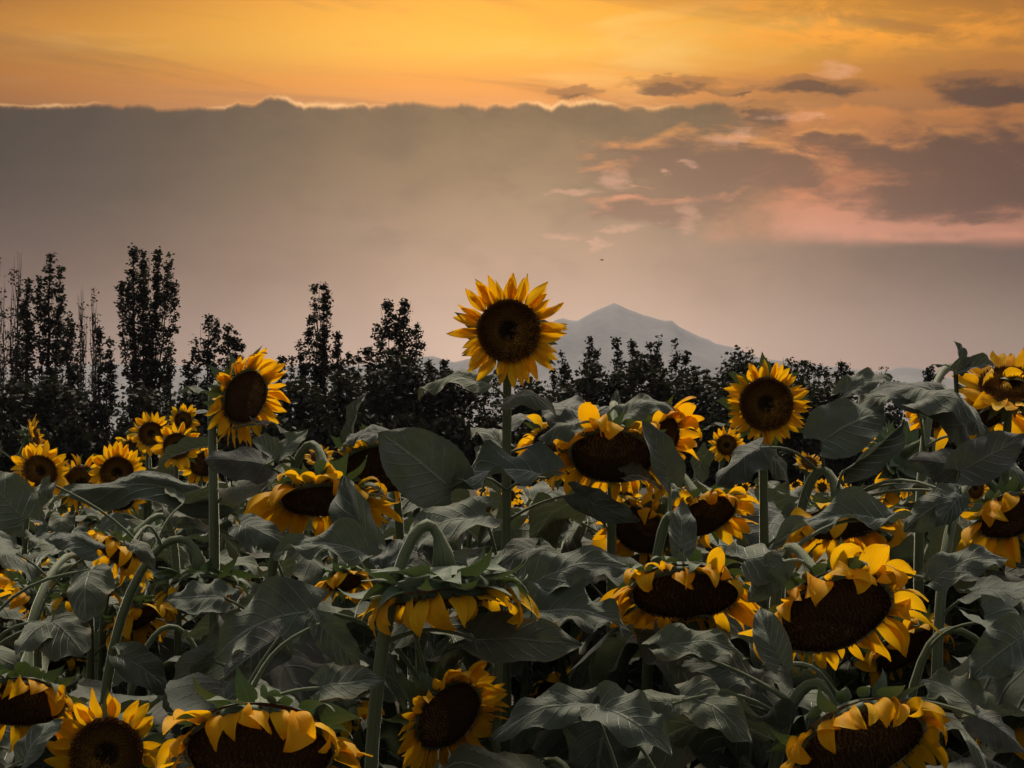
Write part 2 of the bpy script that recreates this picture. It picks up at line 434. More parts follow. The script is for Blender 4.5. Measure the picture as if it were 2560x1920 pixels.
RIDGE = [(-3200, 90), (-1500, 130), (-600, 160), (0, 172), (270, 186), (600, 178), (900, 182), (1040, 200), (1075, 206), (1100, 199), (1130, 188), (1165, 196), (1300, 240), (1390, 296), (1400, 301),
         (1418, 297), (1436, 291), (1450, 295), (1480, 315), (1510, 329), (1528, 334), (1538, 341), (1560, 328), (1600, 313), (1640, 300), (1662, 294), (1676, 298),
         (1700, 278), (1750, 255), (1800, 233), (1837, 227), (1870, 211), (1900, 200), (2000, 185), (2100, 178), (2200, 165), (2260, 178), (2280, 178), (2330, 168),
         (2360, 150), (2560, 128), (3300, 110), (5200, 60)]
MD = 4200.0
def ridge_h(px):
    for (a, ha), (b, hb) in zip(RIDGE, RIDGE[1:]):
        if px <= b: return ha + (hb - ha) * (px - a) / (b - a)
    return 60
mv, mf = [], []
NA, NT = 420, 34
for j in range(NT):
    t = j / (NT - 1)
    dep = 2700 + 2500 * t
    for i in range(NA):
        px = -2600 + 7600 * i / (NA - 1)
        k = (px - 1280) / FPX
        prof = (t / 0.6) ** 1.35 if t <= 0.6 else max(0.0, 1 - (t - 0.6) / 0.4) ** 1.1
        h = ridge_h(px) / FPX * MD * 1.015
        x, y = k * dep, dep
        rg = mnoise.fractal(Vector((x * 0.0035, y * 0.0016, 3.1)), 0.9, 2.1, 5)
        n2 = (1 - abs(mnoise.noise(Vector((x * 0.006, y * 0.002, 0)))) * 2) * 0.5
        z = h * prof * (1 + (rg * 0.22 + n2 * 0.22 - 0.1) * (1 - prof) * 1.2)
        if abs(t - 0.6) < 0.04: z += 3.0 * mnoise.noise(Vector((px * 0.05, 0, 0))) + 2.0 * mnoise.noise(Vector((px * 0.13, 4, 0)))
        mv.append((x, y, z - 3.0))
for j in range(NT - 1):
    for i in range(NA - 1):
        a = j * NA + i; mf.append((a, a + 1, a + NA + 1, a + NA))
props(link('mountain_range', mk_mesh('mountain_range', mv, mf, M['rock'])), kind='structure')

def haze_box():
    x0, x1, y0, y1, z0, z1 = -5700, 5700, -300, 5700, -8, 480
    vs = [(x, y, z) for z in (z0, z1) for y in (y0, y1) for x in (x0, x1)]
    fs = [(0, 2, 3, 1), (4, 5, 7, 6), (0, 1, 5, 4), (2, 6, 7, 3), (0, 4, 6, 2), (1, 3, 7, 5)]
    m = bpy.data.materials.new('haze_air'); m.use_nodes = True; t = m.node_tree; t.nodes.clear()
    v = t.nodes.new('ShaderNodeVolumePrincipled'); v.inputs['Color'].default_value = (0.82, 0.86, 0.95, 1)
    v.inputs['Density'].default_value = 0.000058; v.inputs['Anisotropy'].default_value = 0.1
    o = t.nodes.new('ShaderNodeOutputMaterial'); t.links.new(v.outputs[0], o.inputs['Volume'])
    props(link('haze', mk_mesh('haze', vs, fs, m, smooth=False)), kind='stuff')
haze_box()

# ------------------------------------------------------------------ trees
def leaf_cloud(name, centers, sizes, mat, seed=0, flat=0.5):
    """many small folded leaf faces round the given points"""
    g = np.random.default_rng(seed)
    n = len(centers)
    c = np.asarray(centers, dtype=np.float64); s = np.asarray(sizes)[:, None]
    a = g.normal(size=(n, 3)); a[:, 2] *= flat; a /= np.linalg.norm(a, axis=1)[:, None]
    b = g.normal(size=(n, 3)); b -= a * (a * b).sum(1)[:, None]; b /= np.linalg.norm(b, axis=1)[:, None]
    k = np.cross(a, b)
    v = np.empty((n, 4, 3))
    v[:, 0] = c - a * s * 0.55
    v[:, 1] = c + b * s * 0.36 + k * s * 0.10
    v[:, 2] = c + a * s * 0.60
    v[:, 3] = c - b * s * 0.36 + k * s * 0.10
    idx = np.arange(n * 4).reshape(n, 4)
    f = np.concatenate([idx[:, [0, 1, 2]], idx[:, [0, 2, 3]]])
    me = bpy.data.meshes.new(name)
    me.vertices.add(n * 4); me.vertices.foreach_set('co', v.ravel())
    me.loops.add(len(f) * 3); me.loops.foreach_set('vertex_index', f.ravel().astype(np.int32))
    me.polygons.add(len(f)); me.polygons.foreach_set('loop_start', np.arange(0, len(f) * 3, 3, dtype=np.int32))
    me.materials.append(mat); me.update(calc_edges=True)
    return me

def merge(parts):
    vs, fs, uv = [], [], []
    for (v, f, u) in parts:
        o = len(vs); vs += list(v); fs += [tuple(i + o for i in q) for q in f]; uv += list(u)
    return vs, fs, uv

def tree(name, label, cat, group, dep, leaders, kind='poplar', seed=0, dens=1.0, low=0.12, lsize=0.30):
    """leaders: (px of the tip, py of the tip, half width in px); one trunk, the limbs rise from it"""
    g = random.Random(seed)
    s = dep / FPX
    bx = sum(l[0] for l in leaders) / len(leaders)
    base = at(bx, 1090, dep); base.z = ground_z(0, dep) - 0.05
    root = props(link(name, None, mat=Matrix.Translation(base)), label, cat, group)
    wood, pts, sz = [], [], []
    top_main = max(leaders, key=lambda l: -l[1])
    for (px, py, hw) in leaders:
        tip = at(px, py, dep) - base
        tip.y = g.uniform(-1, 1) * hw * s * 0.9
        H = tip.z
        fork = 0.0 if (px, py, hw) == top_main else g.uniform(0.08, 0.28)
        mt = at(top_main[0], top_main[1], dep) - base
        p0 = Vector((mt.x * fork * 0.4, 0, H * fork))
        path = []
        for k in range(9):
            q = k / 8
            e = 1 - (1 - q) ** 1.9
            path.append(Vector((p0.x + (tip.x - p0.x) * e + 0.10 * g.uniform(-1, 1), p0.y + (tip.y - p0.y) * e, p0.z + (H - p0.z) * q)))
        r0 = (0.016 if kind != 'wisp' else 0.006) * H if fork == 0 else 0.006 * H
        wood.append(tube(path, [r0 * (1 - 0.93 * (k / 8)) for k in range(9)], 6))
        Rm = hw * s * (0.88 if kind != 'broad' else 1.0)
        nclump = int((H * (1 - low)) / 0.26 * (1.6 + Rm * 2.1) * dens)
        for k in range(nclump):
            q = low + (1 - low) * g.random() ** 0.95
            h = q * H
            if kind == 'broad': pr = math.sin(math.pi * min(1, max(0.02, (q - 0.05) / 0.97)) ** 0.8) ** 0.6
            elif kind == 'wisp': pr = (1 - q) ** 0.6 * 0.9 + 0.06
            else: pr = min(1.0, (1 - q) * 3.2 + 0.16) * min(1.0, 0.45 + q * 1.6)
            if kind == 'wisp' and q > 0.55 and g.random() < 0.25 + (q - 0.55) * 1.3: continue
            jj = min(7, max(0, int((h - p0.z) / max(0.1, (H - p0.z)) * 8)))
            c = path[jj].lerp(path[jj + 1], min(1, max(0, (h - path[jj].z) / max(0.01, path[jj + 1].z - path[jj].z)))) if h > p0.z else Vector((p0.x, 0, h))
            an = g.uniform(0, 2 * math.pi); rr = Rm * pr * math.sqrt(g.random())
            c = Vector((c.x + math.cos(an) * rr, c.y + math.sin(an) * rr, h))
            m_ = (g.randint(9, 16) if kind != 'broad' else g.randint(12, 20)) if kind != 'wisp' else g.randint(5, 9)
            cr = 0.14 if kind != 'broad' else 0.42
            for _ in range(m_):
                pts.append((c.x + g.gauss(0, cr), c.y + g.gauss(0, cr), c.z + g.gauss(0, cr * 0.75)))
                sz.append(lsize * g.uniform(0.6, 1.25))
        # thin twigs that climb beside the limb
        for k in range(5 if kind != 'wisp' else 16):
            q = g.uniform(0.25, 0.8); h = q * H
            an = g.uniform(0, 6.28)
            a0 = Vector((path[4].x * q, 0, h)); a1 = Vector((tip.x * min(1, q + 0.2) + math.cos(an) * Rm * 0.8, math.sin(an) * Rm * 0.8, min(H * 0.99, h + H * g.uniform(0.10, 0.26))))
            wood.append(tube([a0, a0.lerp(a1, 0.4) + Vector((math.cos(an) * Rm * 0.25, 0, 0)), a1], [0.035, 0.022, 0.008], 4))
    v, f, u = merge(wood)
    link('trunk', mk_mesh('trunk', v, f, M['bark'], u), root)
    matn = {'poplar': 'poplar', 'wisp': 'poplar_dry', 'broad': 'bush', 'bush': 'bush'}[kind]
    if pts: link('crown', leaf_cloud('crown', pts, sz, M[matn], seed), root)
    return root

PG = 'poplars of the tree line behind the field'
T = [
 ('sparse poplar with bare whip tips at the left edge of the tree line', 92, [(-8, 640, 16), (12, 700, 16)], 'wisp'),
 ('thin poplar with two bare twiggy tips, next to the left picture edge', 90, [(22, 668, 13), (36, 622, 14), (48, 720, 14)], 'wisp'),
 ('half-leafed poplar with rounded top between the bare tips and the tall left poplar', 88, [(70, 696, 24), (60, 760, 24)], 'poplar'),
 ('tall loosely leafed poplar, highest in the far left clump', 89, [(112, 628, 20), (92, 690, 18), (138, 664, 20), (150, 745, 18)], 'poplar'),
 ('short dense poplar leaning against the far left clump', 84, [(160, 780, 22), (178, 800, 20)], 'poplar'),
 ('bare wispy poplar with twin whip tips between the left clump and the tallest poplar', 94, [(196, 712, 10), (206, 770, 12)], 'wisp'),
 ('second bare wispy poplar, just left of the tallest poplar', 93, [(228, 712, 12), (240, 780, 13)], 'wisp'),
 ('low leafy poplar with forked tip at the foot of the tallest poplar', 82, [(246, 820, 14), (268, 842, 14), (276, 900, 12)], 'poplar'),
 ('tallest poplar, a broad broom of seven upright limbs', 86, [(332, 612, 16), (358, 624, 17), (389, 620, 15), (417, 632, 15), (298, 704, 12), (320, 708, 12), (433, 706, 13), (350, 660, 20), (380, 690, 20)], 'poplar'),
 ('young poplar shoot beside the right flank of the tallest poplar', 84, [(426, 860, 10), (412, 900, 16)], 'poplar'),
 ('round-shouldered poplar with notched top right of the tallest poplar', 88, [(516, 786, 24), (536, 800, 22), (488, 836, 20), (466, 900, 18)], 'poplar'),
 ('blunt poplar standing directly behind the tilted yellow bloom', 89, [(566, 814, 22), (588, 828, 20), (604, 862, 14)], 'poplar'),
 ('narrow poplar tip showing right of the tilted yellow bloom', 92, [(705, 890, 8), (726, 895, 8), (690, 905, 10)], 'poplar'),
 ('slim square-topped poplar column in the middle left of the tree line', 88, [(786, 712, 13), (806, 704, 14), (815, 710, 10), (772, 790, 12)], 'poplar'),
 ('small pointed poplar nestled against the left side of the square-topped column', 86, [(752, 856, 9), (760, 900, 12)], 'poplar'),
 ('medium spire poplar right of the square-topped column', 90, [(841, 828, 10), (832, 880, 12), (852, 900, 9)], 'poplar'),
 ('row tip of a low poplar left of the twin-peaked tree', 94, [(870, 880, 6), (884, 885, 6), (896, 878, 5)], 'poplar'),
 ('broad twin-peaked tree left of the tall central bloom', 84, [(972, 752, 32), (1014, 744, 34), (940, 810, 32), (1046, 810, 30), (990, 800, 36), (920, 870, 26)], 'poplar'),
 ('low poplar stub between the twin-peaked tree and the central bloom', 92, [(1072, 900, 14), (1088, 925, 14)], 'poplar'),
 ('short pointed poplar beneath the left petals of the central bloom', 94, [(1108, 901, 9), (1124, 930, 9)], 'poplar'),
 ('poplar half hidden behind the stem of the central bloom', 90, [(1210, 915, 14), (1192, 930, 14), (1244, 926, 14)], 'poplar'),
 ('forked poplar with thin side twigs under the right petals of the central bloom', 88, [(1404, 884, 10), (1386, 920, 12), (1418, 912, 10)], 'poplar'),
 ('egg-shaped poplar standing alone below the mountain shoulder', 85, [(1473, 845, 24), (1490, 880, 22), (1460, 900, 24)], 'poplar'),
 ('first spire of the poplar group under the mountain summit', 90, [(1541, 848, 12), (1550, 880, 12)], 'poplar'),
 ('second spire of the poplar group under the mountain summit', 88, [(1580, 852, 15), (1592, 880, 14)], 'poplar'),
 ('tallest poplar of the group under the mountain summit', 87, [(1650, 836, 16), (1624, 860, 15), (1640, 880, 18)], 'poplar'),
 ('round-topped poplar closing the group under the mountain summit', 86, [(1692, 852, 18), (1712, 878, 14), (1735, 915, 14)], 'poplar'),
 ('low poplar spike between the summit group and the round bloom', 90, [(1764, 922, 8), (1776, 940, 10)], 'poplar'),
 ('tiny poplar tip just left above the round bloom', 92, [(1912, 905, 9), (1926, 908, 8)], 'poplar'),
 ('stout poplar tip right above the round bloom', 92, [(1962, 892, 9), (1975, 894, 9)], 'poplar'),
 ('slim poplar spire right of the round bloom', 90, [(1988, 900, 8), (2006, 905, 7)], 'poplar'),
 ('pair of narrow poplar shoots in the small spires right of the round bloom', 92, [(2022, 902, 8), (2036, 908, 7)], 'poplar'),
 ('needle-like poplar between the small spires', 91, [(2050, 912, 7), (2068, 920, 8)], 'poplar'),
 ('highest of the small spires right of the round bloom', 89, [(2102, 896, 10), (2116, 912, 11), (2130, 925, 11), (2092, 930, 9)], 'poplar'),
 ('sparse low poplar behind the curved grey leaf on the right', 95, [(2182, 955, 12), (2150, 960, 14), (2210, 965, 12)], 'poplar'),
 ('solitary twiggy poplar poking up left of the arching stem on the right', 90, [(2330, 918, 5), (2318, 925, 6), (2343, 925, 6)], 'poplar'),
 ('short pointed poplar behind the big right-hand leaves', 96, [(2244, 950, 7), (2256, 968, 9), (2226, 972, 9)], 'poplar'),
 ('faint bare poplar against the hills on the right', 150, [(2178, 918, 3), (2205, 915, 3), (2218, 916, 3), (2192, 930, 3)], 'wisp'),
]
for i, (lab, dep, ld, kd) in enumerate(T):
    tree('poplar_tree', lab, 'poplar tree', PG, dep, ld, kd, seed=100 + i, dens=1.0, lsize=0.235 if kd != 'wisp' else 0.20)
tree('broadleaf_tree', 'round broadleaf tree with ragged crown behind the round yellow bloom', 'tree', None, 80, [(1860, 884, 42), (1812, 945, 30), (1890, 900, 34), (1838, 905, 40)], 'broad', seed=7, dens=0.8)
# the dark understorey
ug = ['far left under the bare poplars', 'under the tall poplar of the far left clump', 'just left of the bright gap', 'at the foot of the tallest poplar', 'under the round-shouldered poplar',
      'behind the tilted bloom stem', 'below the square-topped column', 'left below the twin-peaked tree', 'right below the twin-peaked tree', 'behind the stem of the central bloom',
      'under the forked poplar', 'under the egg-shaped poplar', 'under the summit group', 'right end of the summit group', 'below the round bloom', 'under the small spires', 'under the highest small spire']
ub = [(30, 965, 70), (120, 950, 60), (200, 985, 40), (350, 985, 56), (480, 985, 60), (600, 980, 62), (740, 965, 60), (860, 950, 62), (985, 900, 74), (1120, 935, 66), (1330, 960, 64), (1480, 930, 62),
      (1600, 905, 70), (1720, 950, 66), (1850, 965, 66), (1985, 940, 50), (2080, 965, 44)]
for i, (x, y, hw) in enumerate(ub):
    g = random.Random(300 + i)
    tree('understorey_tree', 'dark bushy low tree ' + ug[i], 'tree', 'dark bushy trees under the poplars', 78 + g.uniform(-3, 3),
         [(x + g.uniform(-8, 8), y, hw * 0.8), (x - hw * 0.7, y + 35, hw * 0.6), (x + hw * 0.7, y + 28, hw * 0.6)], 'broad', seed=500 + i, dens=0.85, low=0.0, lsize=0.36)
sh = [(0, 1060, 50), (90, 1075, 50), (180, 1050, 46), (245, 1085, 30), (300, 1085, 24), (360, 1070, 50), (470, 1070, 55), (580, 1060, 55), (690, 1050, 55), (800, 1045, 55), (910, 1040, 55), (1020, 1040, 55), (1130, 1045, 55),
      (1240, 1050, 55), (1350, 1050, 55), (1460, 1050, 55), (1570, 1050, 55), (1680, 1050, 55), (1790, 1050, 55), (1900, 1050, 55), (2010, 1060, 50), (2110, 1050, 50), (2220, 1040, 55), (2330, 1040, 55), (2440, 1040, 60), (2560, 1040, 60)]
def shrub_belt():
    g = random.Random(77); pts, sz = [], []
    for (x, y, hw) in sh:
        dep = g.uniform(58, 66); b = at(x, 1090, dep); zb = ground_z(0, dep); top = at(x, y, dep).z; s = dep / FPX
        for k in range(2300):
            q = g.random(); an = g.uniform(0, 6.28); r_ = hw * s * 1.15 * math.sqrt(g.random()) * (1 - q ** 3) ** 0.5
            pts.append((b.x + r_ * math.cos(an) * 1.2, b.y + r_ * math.sin(an), zb + (top - zb) * q + g.gauss(0, 0.08))); sz.append(g.uniform(0.14, 0.40))
    props(link('scrub_belt', leaf_cloud('scrub_belt', pts, sz, M['bush'], 9, flat=1.4)), 'tangled dark scrub at the foot of the tree line', 'scrub', kind='stuff')
shrub_belt()

# ------------------------------------------------------------------ sunflower libraries
def make_leaf(i):
    g = random.Random(900 + i)
    kind = i % 6                                   # 0 flat-ish, 1 arched, 2 strongly drooped, 3 folded like a boat, 4 tent, 5 wavy
    arc = [0.05, 0.17, 0.30, 0.10, 0.13, 0.12][kind] * g.uniform(0.8, 1.25)
    fold = [0.05, -0.10, -0.22, 0.55, -0.50, 0.12][kind] * g.uniform(0.8, 1.2)
    wav = [0.05, 0.06, 0.05, 0.045, 0.06, 0.10][kind]
    cup = g.uniform(-0.5, 0.4)
    ph = [g.uniform(0, 6.28) for _ in range(4)]; fq = [g.uniform(6, 10) for _ in range(2)]
    asym = g.uniform(-0.06, 0.06); bendy = g.uniform(-0.10, 0.10)
    half = 0.355 * g.uniform(0.90, 1.10)
    roll = g.uniform(0, 0.5) if kind in (2, 5) else g.uniform(0, 0.2)
    sd = i * 3.7
    def prof(v): return ((v + 0.02) ** 0.42) * ((1.002 - v) ** 0.82)
    mx = max(prof(k / 60) for k in range(61))
    def fn(u, v0):
        v = v0 ** 1.25
        s = 1 if u > 0 else -1; au = abs(u)
        tooth = 1 + (0.045 * ((v0 * 13 + 0.3 * s) % 1.0 - 0.4)) * (au ** 6)
        y = u * half * prof(v) / mx * tooth * (1 + asym * s)
        x = v - 0.17 * au ** 1.4 * (1 - v) ** 2.6 + 0.05 * au * v * (1 - v)
        z = arc * math.sin(math.pi * min(1, v) ** 0.9)
        if v > 0.75: z -= roll * (v - 0.75) ** 2 * 3
        z += fold * abs(y) + cup * y * y
        z += wav * math.sin(fq[s > 0] * v * 1.9 + ph[s > 0]) * au ** 2.2
        z += 0.2 * wav * math.sin(17 * v + ph[2 + (s > 0)]) * au ** 4
        sv2 = (v - au * 0.30) * 7.0
        z += 0.022 * (0.5 - 0.5 * math.cos(2 * math.pi * sv2 + math.pi)) * min(1, au * 3) * (1 - v) ** 0.4
        z -= 0.010 * math.exp(-(au / 0.12) ** 2)
        z += 0.050 * mnoise.noise(Vector((x * 3.2, y * 4.2, sd))) + 0.011 * mnoise.noise(Vector((x * 9.0, y * 9.0, sd + 5)))
        y += bendy * v * v
        return Vector((x, y, z))
    vs, fs, uv = grid(fn, 14, 26)
    tip = fn(0, 1.0) ; b = fn(0, 0.0)
    d = tip - b
    q = d.to_track_quat('X', 'Z').to_matrix().to_4x4().inverted()
    vs = [(q @ (p - b)) / d.length for p in vs]
    return mk_mesh('leaf', vs, fs, M['leaf'] if i < 18 else M['leaf_old'], uv)
LEAVES = [make_leaf(i) for i in range(24)]
def pick_leaf(g, kinds=None):
    while True:
        i = g.randrange(24)
        if kinds is None or i % 6 in kinds: return LEAVES[i]

def make_petiole(i):
    arc = [0.08, 0.20, -0.10][i]
    pts = [Vector((k / 6, 0, arc * math.sin(math.pi * k / 6))) for k in range(7)]
    return pts
PET_ARC = [0.06, 0.13, -0.10]
PETIOLES = []
for i in range(3):
    pts = [Vector((k / 7, 0, PET_ARC[i] * math.sin(math.pi * k / 7))) for k in range(8)]
    v, f, u = tube([Vector((p.x, 0, 0)) for p in pts], [1.35, 1.0, 0.85, 0.8, 0.78, 0.76, 0.74, 0.72], 6, cap=False)
    # radius in Y/Z is scaled separately by the object; the arc is stored in units of length
    PETIOLES.append((v, f, u, pts))
_pc = {}
def petiole_mesh(arc_i, ratio):
    """ratio = length / radius, quantised so that meshes are shared"""
    k = (arc_i, max(6, min(88, int(ratio / 4) * 4)))
    if k not in _pc:
        rr = 1.0 / k[1]
        pts = PETIOLES[arc_i][3]
        v, f, u = tube(pts, [rr * q for q in (1.5, 1.1, 0.95, 0.9, 0.86, 0.82, 0.8, 0.78)], 6, cap=False)
        _pc[k] = mk_mesh('petiole', v, f, M['stem'], u)
    return _pc[k]

BENDS = [-70, -25, 5, 30, 65, 110, 160, 230]
def make_petal(bend, i):
    g = random.Random(i * 31 + int(bend) + 500)
    tw = R(g.uniform(-25, 25)) * (1 + abs(bend) / 80); p = g.uniform(1.0, 1.9); hw = g.uniform(0.155, 0.215); cup = g.uniform(-0.9, 1.3)
    ys_ = g.uniform(-0.12, 0.12); pw = g.uniform(0.72, 0.95)
    nv = 9
    cen = [Vector((0, 0, 0))]; ang = []
    for k in range(nv):
        a = R(bend) * ((k + 0.5) / nv) ** p
        cen.append(cen[-1] + Vector((math.cos(a), 0, math.sin(a))) / nv)
    def fn(u, v):
        k = round(v * nv)
        a = R(bend) * v ** p
        wd = hw * (0.30 * (1 - v) ** 2 + math.sin(math.pi * min(1.0, (v * 0.985)) ** pw) ** 0.85) if v < 1 else 0.006
        y = u * wd
        zz = cup * y * y * 2.2 + 0.014 * math.cos(3 * math.pi * u) * (1 - v * 0.6) + 0.02 * math.sin(9 * v + 4 * u + i)
        t = tw * v
        y2 = y * math.cos(t) - zz * math.sin(t); z2 = y * math.sin(t) + zz * math.cos(t)
        return cen[k] + Vector((-math.sin(a) * z2, y2 + ys_ * v * v, math.cos(a) * z2))
    vs, fs, uv = grid(fn, 4, nv)
    return mk_mesh('petal', vs, fs, M['petal'], uv)
PETALS = {b: [make_petal(b, i) for i in range(5)] for b in BENDS}

def make_bract(bend, i):
    g = random.Random(i * 17 + int(bend) + 900)
    hw = g.uniform(0.24, 0.32); nv = 7
    cen = [Vector((0, 0, 0))]
    for k in range(nv):
        a = R(bend) * ((k + 0.5) / nv) ** 1.3
        cen.append(cen[-1] + Vector((math.cos(a), 0, math.sin(a))) / nv)
    cup = g.uniform(0.3, 1.2)
    def fn(u, v):
        k = round(v * nv); a = R(bend) * v ** 1.3
        wd = hw * (1.0 - 0.2 * v) * max(0.0, (1 - v ** 1.5)) ** 0.95 * (0.75 + 0.6 * math.sin(math.pi * v ** 0.7) * 0.6) + 0.004
        y = u * wd
        zz = -cup * y * y * 2 - 0.02 * math.exp(-(u / 0.2) ** 2)
        return cen[k] + Vector((-math.sin(a) * zz, y + 0.06 * math.sin(3 * v + i) * v, math.cos(a) * zz))
    vs, fs, uv = grid(fn, 4, nv)
    return mk_mesh('bract', vs, fs, M['bract'], uv)
BRACTS = {b: [make_bract(b, i) for i in range(4)] for b in (-60, -15, 30, 80)}

def make_disc(ripe, n, seed):
    g = random.Random(seed)
    def h(r): return (0.10 - 0.16 * math.exp(-(r / 0.28) ** 2) + 0.06 * r) if not ripe else 0.16 * (1 - r * r)
    vs, fs, uv = [], [], []
    NR, NS = 10, 40
    vs.append((0, 0, h(0) - 0.03)); uv.append((0, 0))
    for j in range(1, NR + 1):
        r = j / NR
        for k in range(NS):
            a = 2 * math.pi * k / NS
            vs.append((r * math.cos(a), r * math.sin(a), h(r) - 0.03 - (0.08 if j == NR else 0))); uv.append((r, k / NS))
    for k in range(NS):
        fs.append((0, 1 + k, 1 + (k + 1) % NS))
    for j in range(NR - 1):
        for k in range(NS):
            a, b = 1 + j * NS + k, 1 + j * NS + (k + 1) % NS
            fs.append((a, a + NS, b + NS, b))
    for i in range(n):
        r = math.sqrt((i + 0.5) / n); a = i * 2.399963
        x, y = r * math.cos(a), r * math.sin(a)
        s = 0.9 / math.sqrt(n) * (1.0 if not ripe else 0.95)
        hh = h(r) + (g.uniform(0.02, 0.13) if not ripe else g.uniform(0.0, 0.10)) + (0.05 * (r > 0.42) * (r < 0.95) if not ripe else 0)
        o = len(vs); ca, sa = math.cos(a), math.sin(a)
        for (p, q) in ((1, 0), (0, 1), (-1, 0), (0, -1)):
            vs.append((x + s * (p * ca - q * sa), y + s * (p * sa + q * ca), h(r) - 0.04)); uv.append((r, 0.5))
        lean = 0.04 * (r - 0.5)
        vs.append((x + ca * lean, y + sa * lean, hh)); uv.append((r, 0.6))
        fs += [(o, o + 1, o + 4), (o + 1, o + 2, o + 4), (o + 2, o + 3, o + 4), (o + 3, o, o + 4)]
    return mk_mesh('seed_disc', vs, fs, M['disc_ripe'] if ripe else M['disc'], uv, smooth=False)
DISC = {('open', 1): make_disc(False, 400, 1), ('ripe', 1): make_disc(True, 440, 2), ('open', 0): make_disc(False, 170, 3), ('ripe', 0): make_disc(True, 170, 4)}

def make_receptacle():
    vs, fs, uv = [], [], []
    prof = [(0.0, -0.50), (0.16, -0.50), (0.34, -0.46), (0.62, -0.36), (0.86, -0.22), (1.0, -0.06), (1.02, 0.03), (0.96, 0.05)]
    NS = 24
    for j, (r, z) in enumerate(prof):
        for k in range(NS):
            a = 2 * math.pi * k / NS
            rr = r * (1 + 0.03 * math.sin(5 * a + j))
            vs.append((rr * math.cos(a), rr * math.sin(a), z)); uv.append((k / NS, j / 8))
    for j in range(len(prof) - 1):
        for k in range(NS):
            a, b = j * NS + k, j * NS + (k + 1) % NS
            fs.append((a, b, b + NS, a + NS))
    return mk_mesh('flower_head', vs, fs, M['bract'], uv)
RECEPT = make_receptacle()

def joined(parts, name):
    """meshes with matrices joined into one mesh (for heads too far to pick petals apart)"""
    vs, fs, uv = [], [], []
    mat = parts[0][0].materials[0]
    for me, mt in parts:
        o = len(vs)
        vs += [tuple(mt @ v.co) for v in me.vertices]
        uvl = me.uv_layers[0].data
        tmp = [(0, 0)] * len(me.vertices)
        for lp, d in zip(me.loops, uvl): tmp[lp.vertex_index] = (d.uv[0], d.uv[1])
        uv += tmp
        fs += [tuple(i + o for i in p.vertices) for p in me.polygons]
    return mk_mesh(name, vs, fs, mat, uv)

# ------------------------------------------------------------------ sunflower builder
HEADS = []      # (px, py, radius px, depth) of blooms that nothing nearer may cover
def face_dir(azd, tilt):
    """azd 0 faces the camera, + turns to the right of the picture; tilt + looks up, - nods"""
    a, t = R(azd), R(tilt)
    return Vector((math.sin(a) * math.cos(t), -math.cos(a) * math.cos(t), math.sin(t)))

def petal_set(g, n, Rd, plen, up_in_head, grav_n, loose, curl=False):
    """list of (mesh, matrix) in head space"""
    out = []
    gl = up_in_head * -1.0
    cnt = n
    for k in range(cnt):
        inner = k % 2
        t = 2 * math.pi * (k + g.uniform(-0.35, 0.35)) / cnt
        rd = Vector((math.cos(t), math.sin(t), 0))
        elv = R(g.uniform(2, 18) + inner * 12)
        gr = gl.dot(rd); gn = gl.z
        bend = g.choice([-25, 5, 5, 5, 30]) if loose < 0.5 else g.choice([-25, 5, 30, 30, 65])
        if gn > 0.15:
            top = max(0.0, -gr)                      # petals on the upper rim fold forward over the disc
            bend += 150 * gn * top + 55 * gn + g.uniform(-25, 25)
        if loose > 0.5 and g.random() < 0.25: bend += g.choice([-60, 60, 90])
        b = min(BENDS, key=lambda q: abs(q - bend))
        if curl and -gr > 0.05 and g.random() < 0.80: b = g.choice([65, 110, 110, 160, 230]); elv = R(g.uniform(-55, 25))
        elif curl and g.random() < 0.35: b = g.choice([-70, 65, 110])
        L = plen * g.uniform(0.78, 1.15) * ((g.uniform(0.8, 1.15) if -gr > 0.05 else g.uniform(1.0, 1.3) if gr < 0.45 else g.uniform(0.5, 0.8)) if curl else 1.0)
        if b >= 65: L *= 1.2
        x = rd * math.cos(elv) + Vector((0, 0, 1)) * math.sin(elv)
        side = Vector((-math.sin(t), math.cos(t), 0))
        x = (x + side * g.uniform(-0.3, 0.3)).normalized()
        z = Vector((0, 0, 1)) + side * g.uniform(-0.75, 0.75)
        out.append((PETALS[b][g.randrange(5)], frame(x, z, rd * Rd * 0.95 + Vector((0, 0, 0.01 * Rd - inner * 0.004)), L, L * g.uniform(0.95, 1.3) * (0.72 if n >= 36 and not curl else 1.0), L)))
    return out

def bract_set(g, n, Rd, blen, grav):
    out = []
    for k in range(n):
        row = k % 3
        t = 2 * math.pi * (k + g.uniform(-0.4, 0.4)) / n
        rd = Vector((math.cos(t), math.sin(t), 0)); side = Vector((-math.sin(t), math.cos(t), 0))
        r0 = Rd * [1.0, 0.88, 0.66][row]; z0 = -Rd * [0.10, 0.22, 0.34][row]
        elv = R(([-8, -30, -48] if grav.z < 0.5 else [4, -8, -24])[row] + g.uniform(-14, 14))
        x = rd * math.cos(elv) + Vector((0, 0, 1)) * math.sin(elv)
        b = g.choice([-60, -15, -15, 30]) if row else g.choice([-15, 30, 30])
        if grav.z > 0.5: b = g.choice([-60, 30, 80, 80])
        L = blen * g.uniform(0.75, 1.2)
        out.append((BRACTS[b][g.randrange(4)], frame((x + side * g.uniform(-0.25, 0.25)).normalized(), Vector((0, 0, 1)) + side * g.uniform(-0.5, 0.5), rd * r0 + Vector((0, 0, z0)), L, L, L)))
    return out

def bez(p0, p1, p2, p3, t):
    s = 1 - t
    return p0 * (s ** 3) + p1 * (3 * s * s * t) + p2 * (3 * s * t * t) + p3 * (t ** 3)

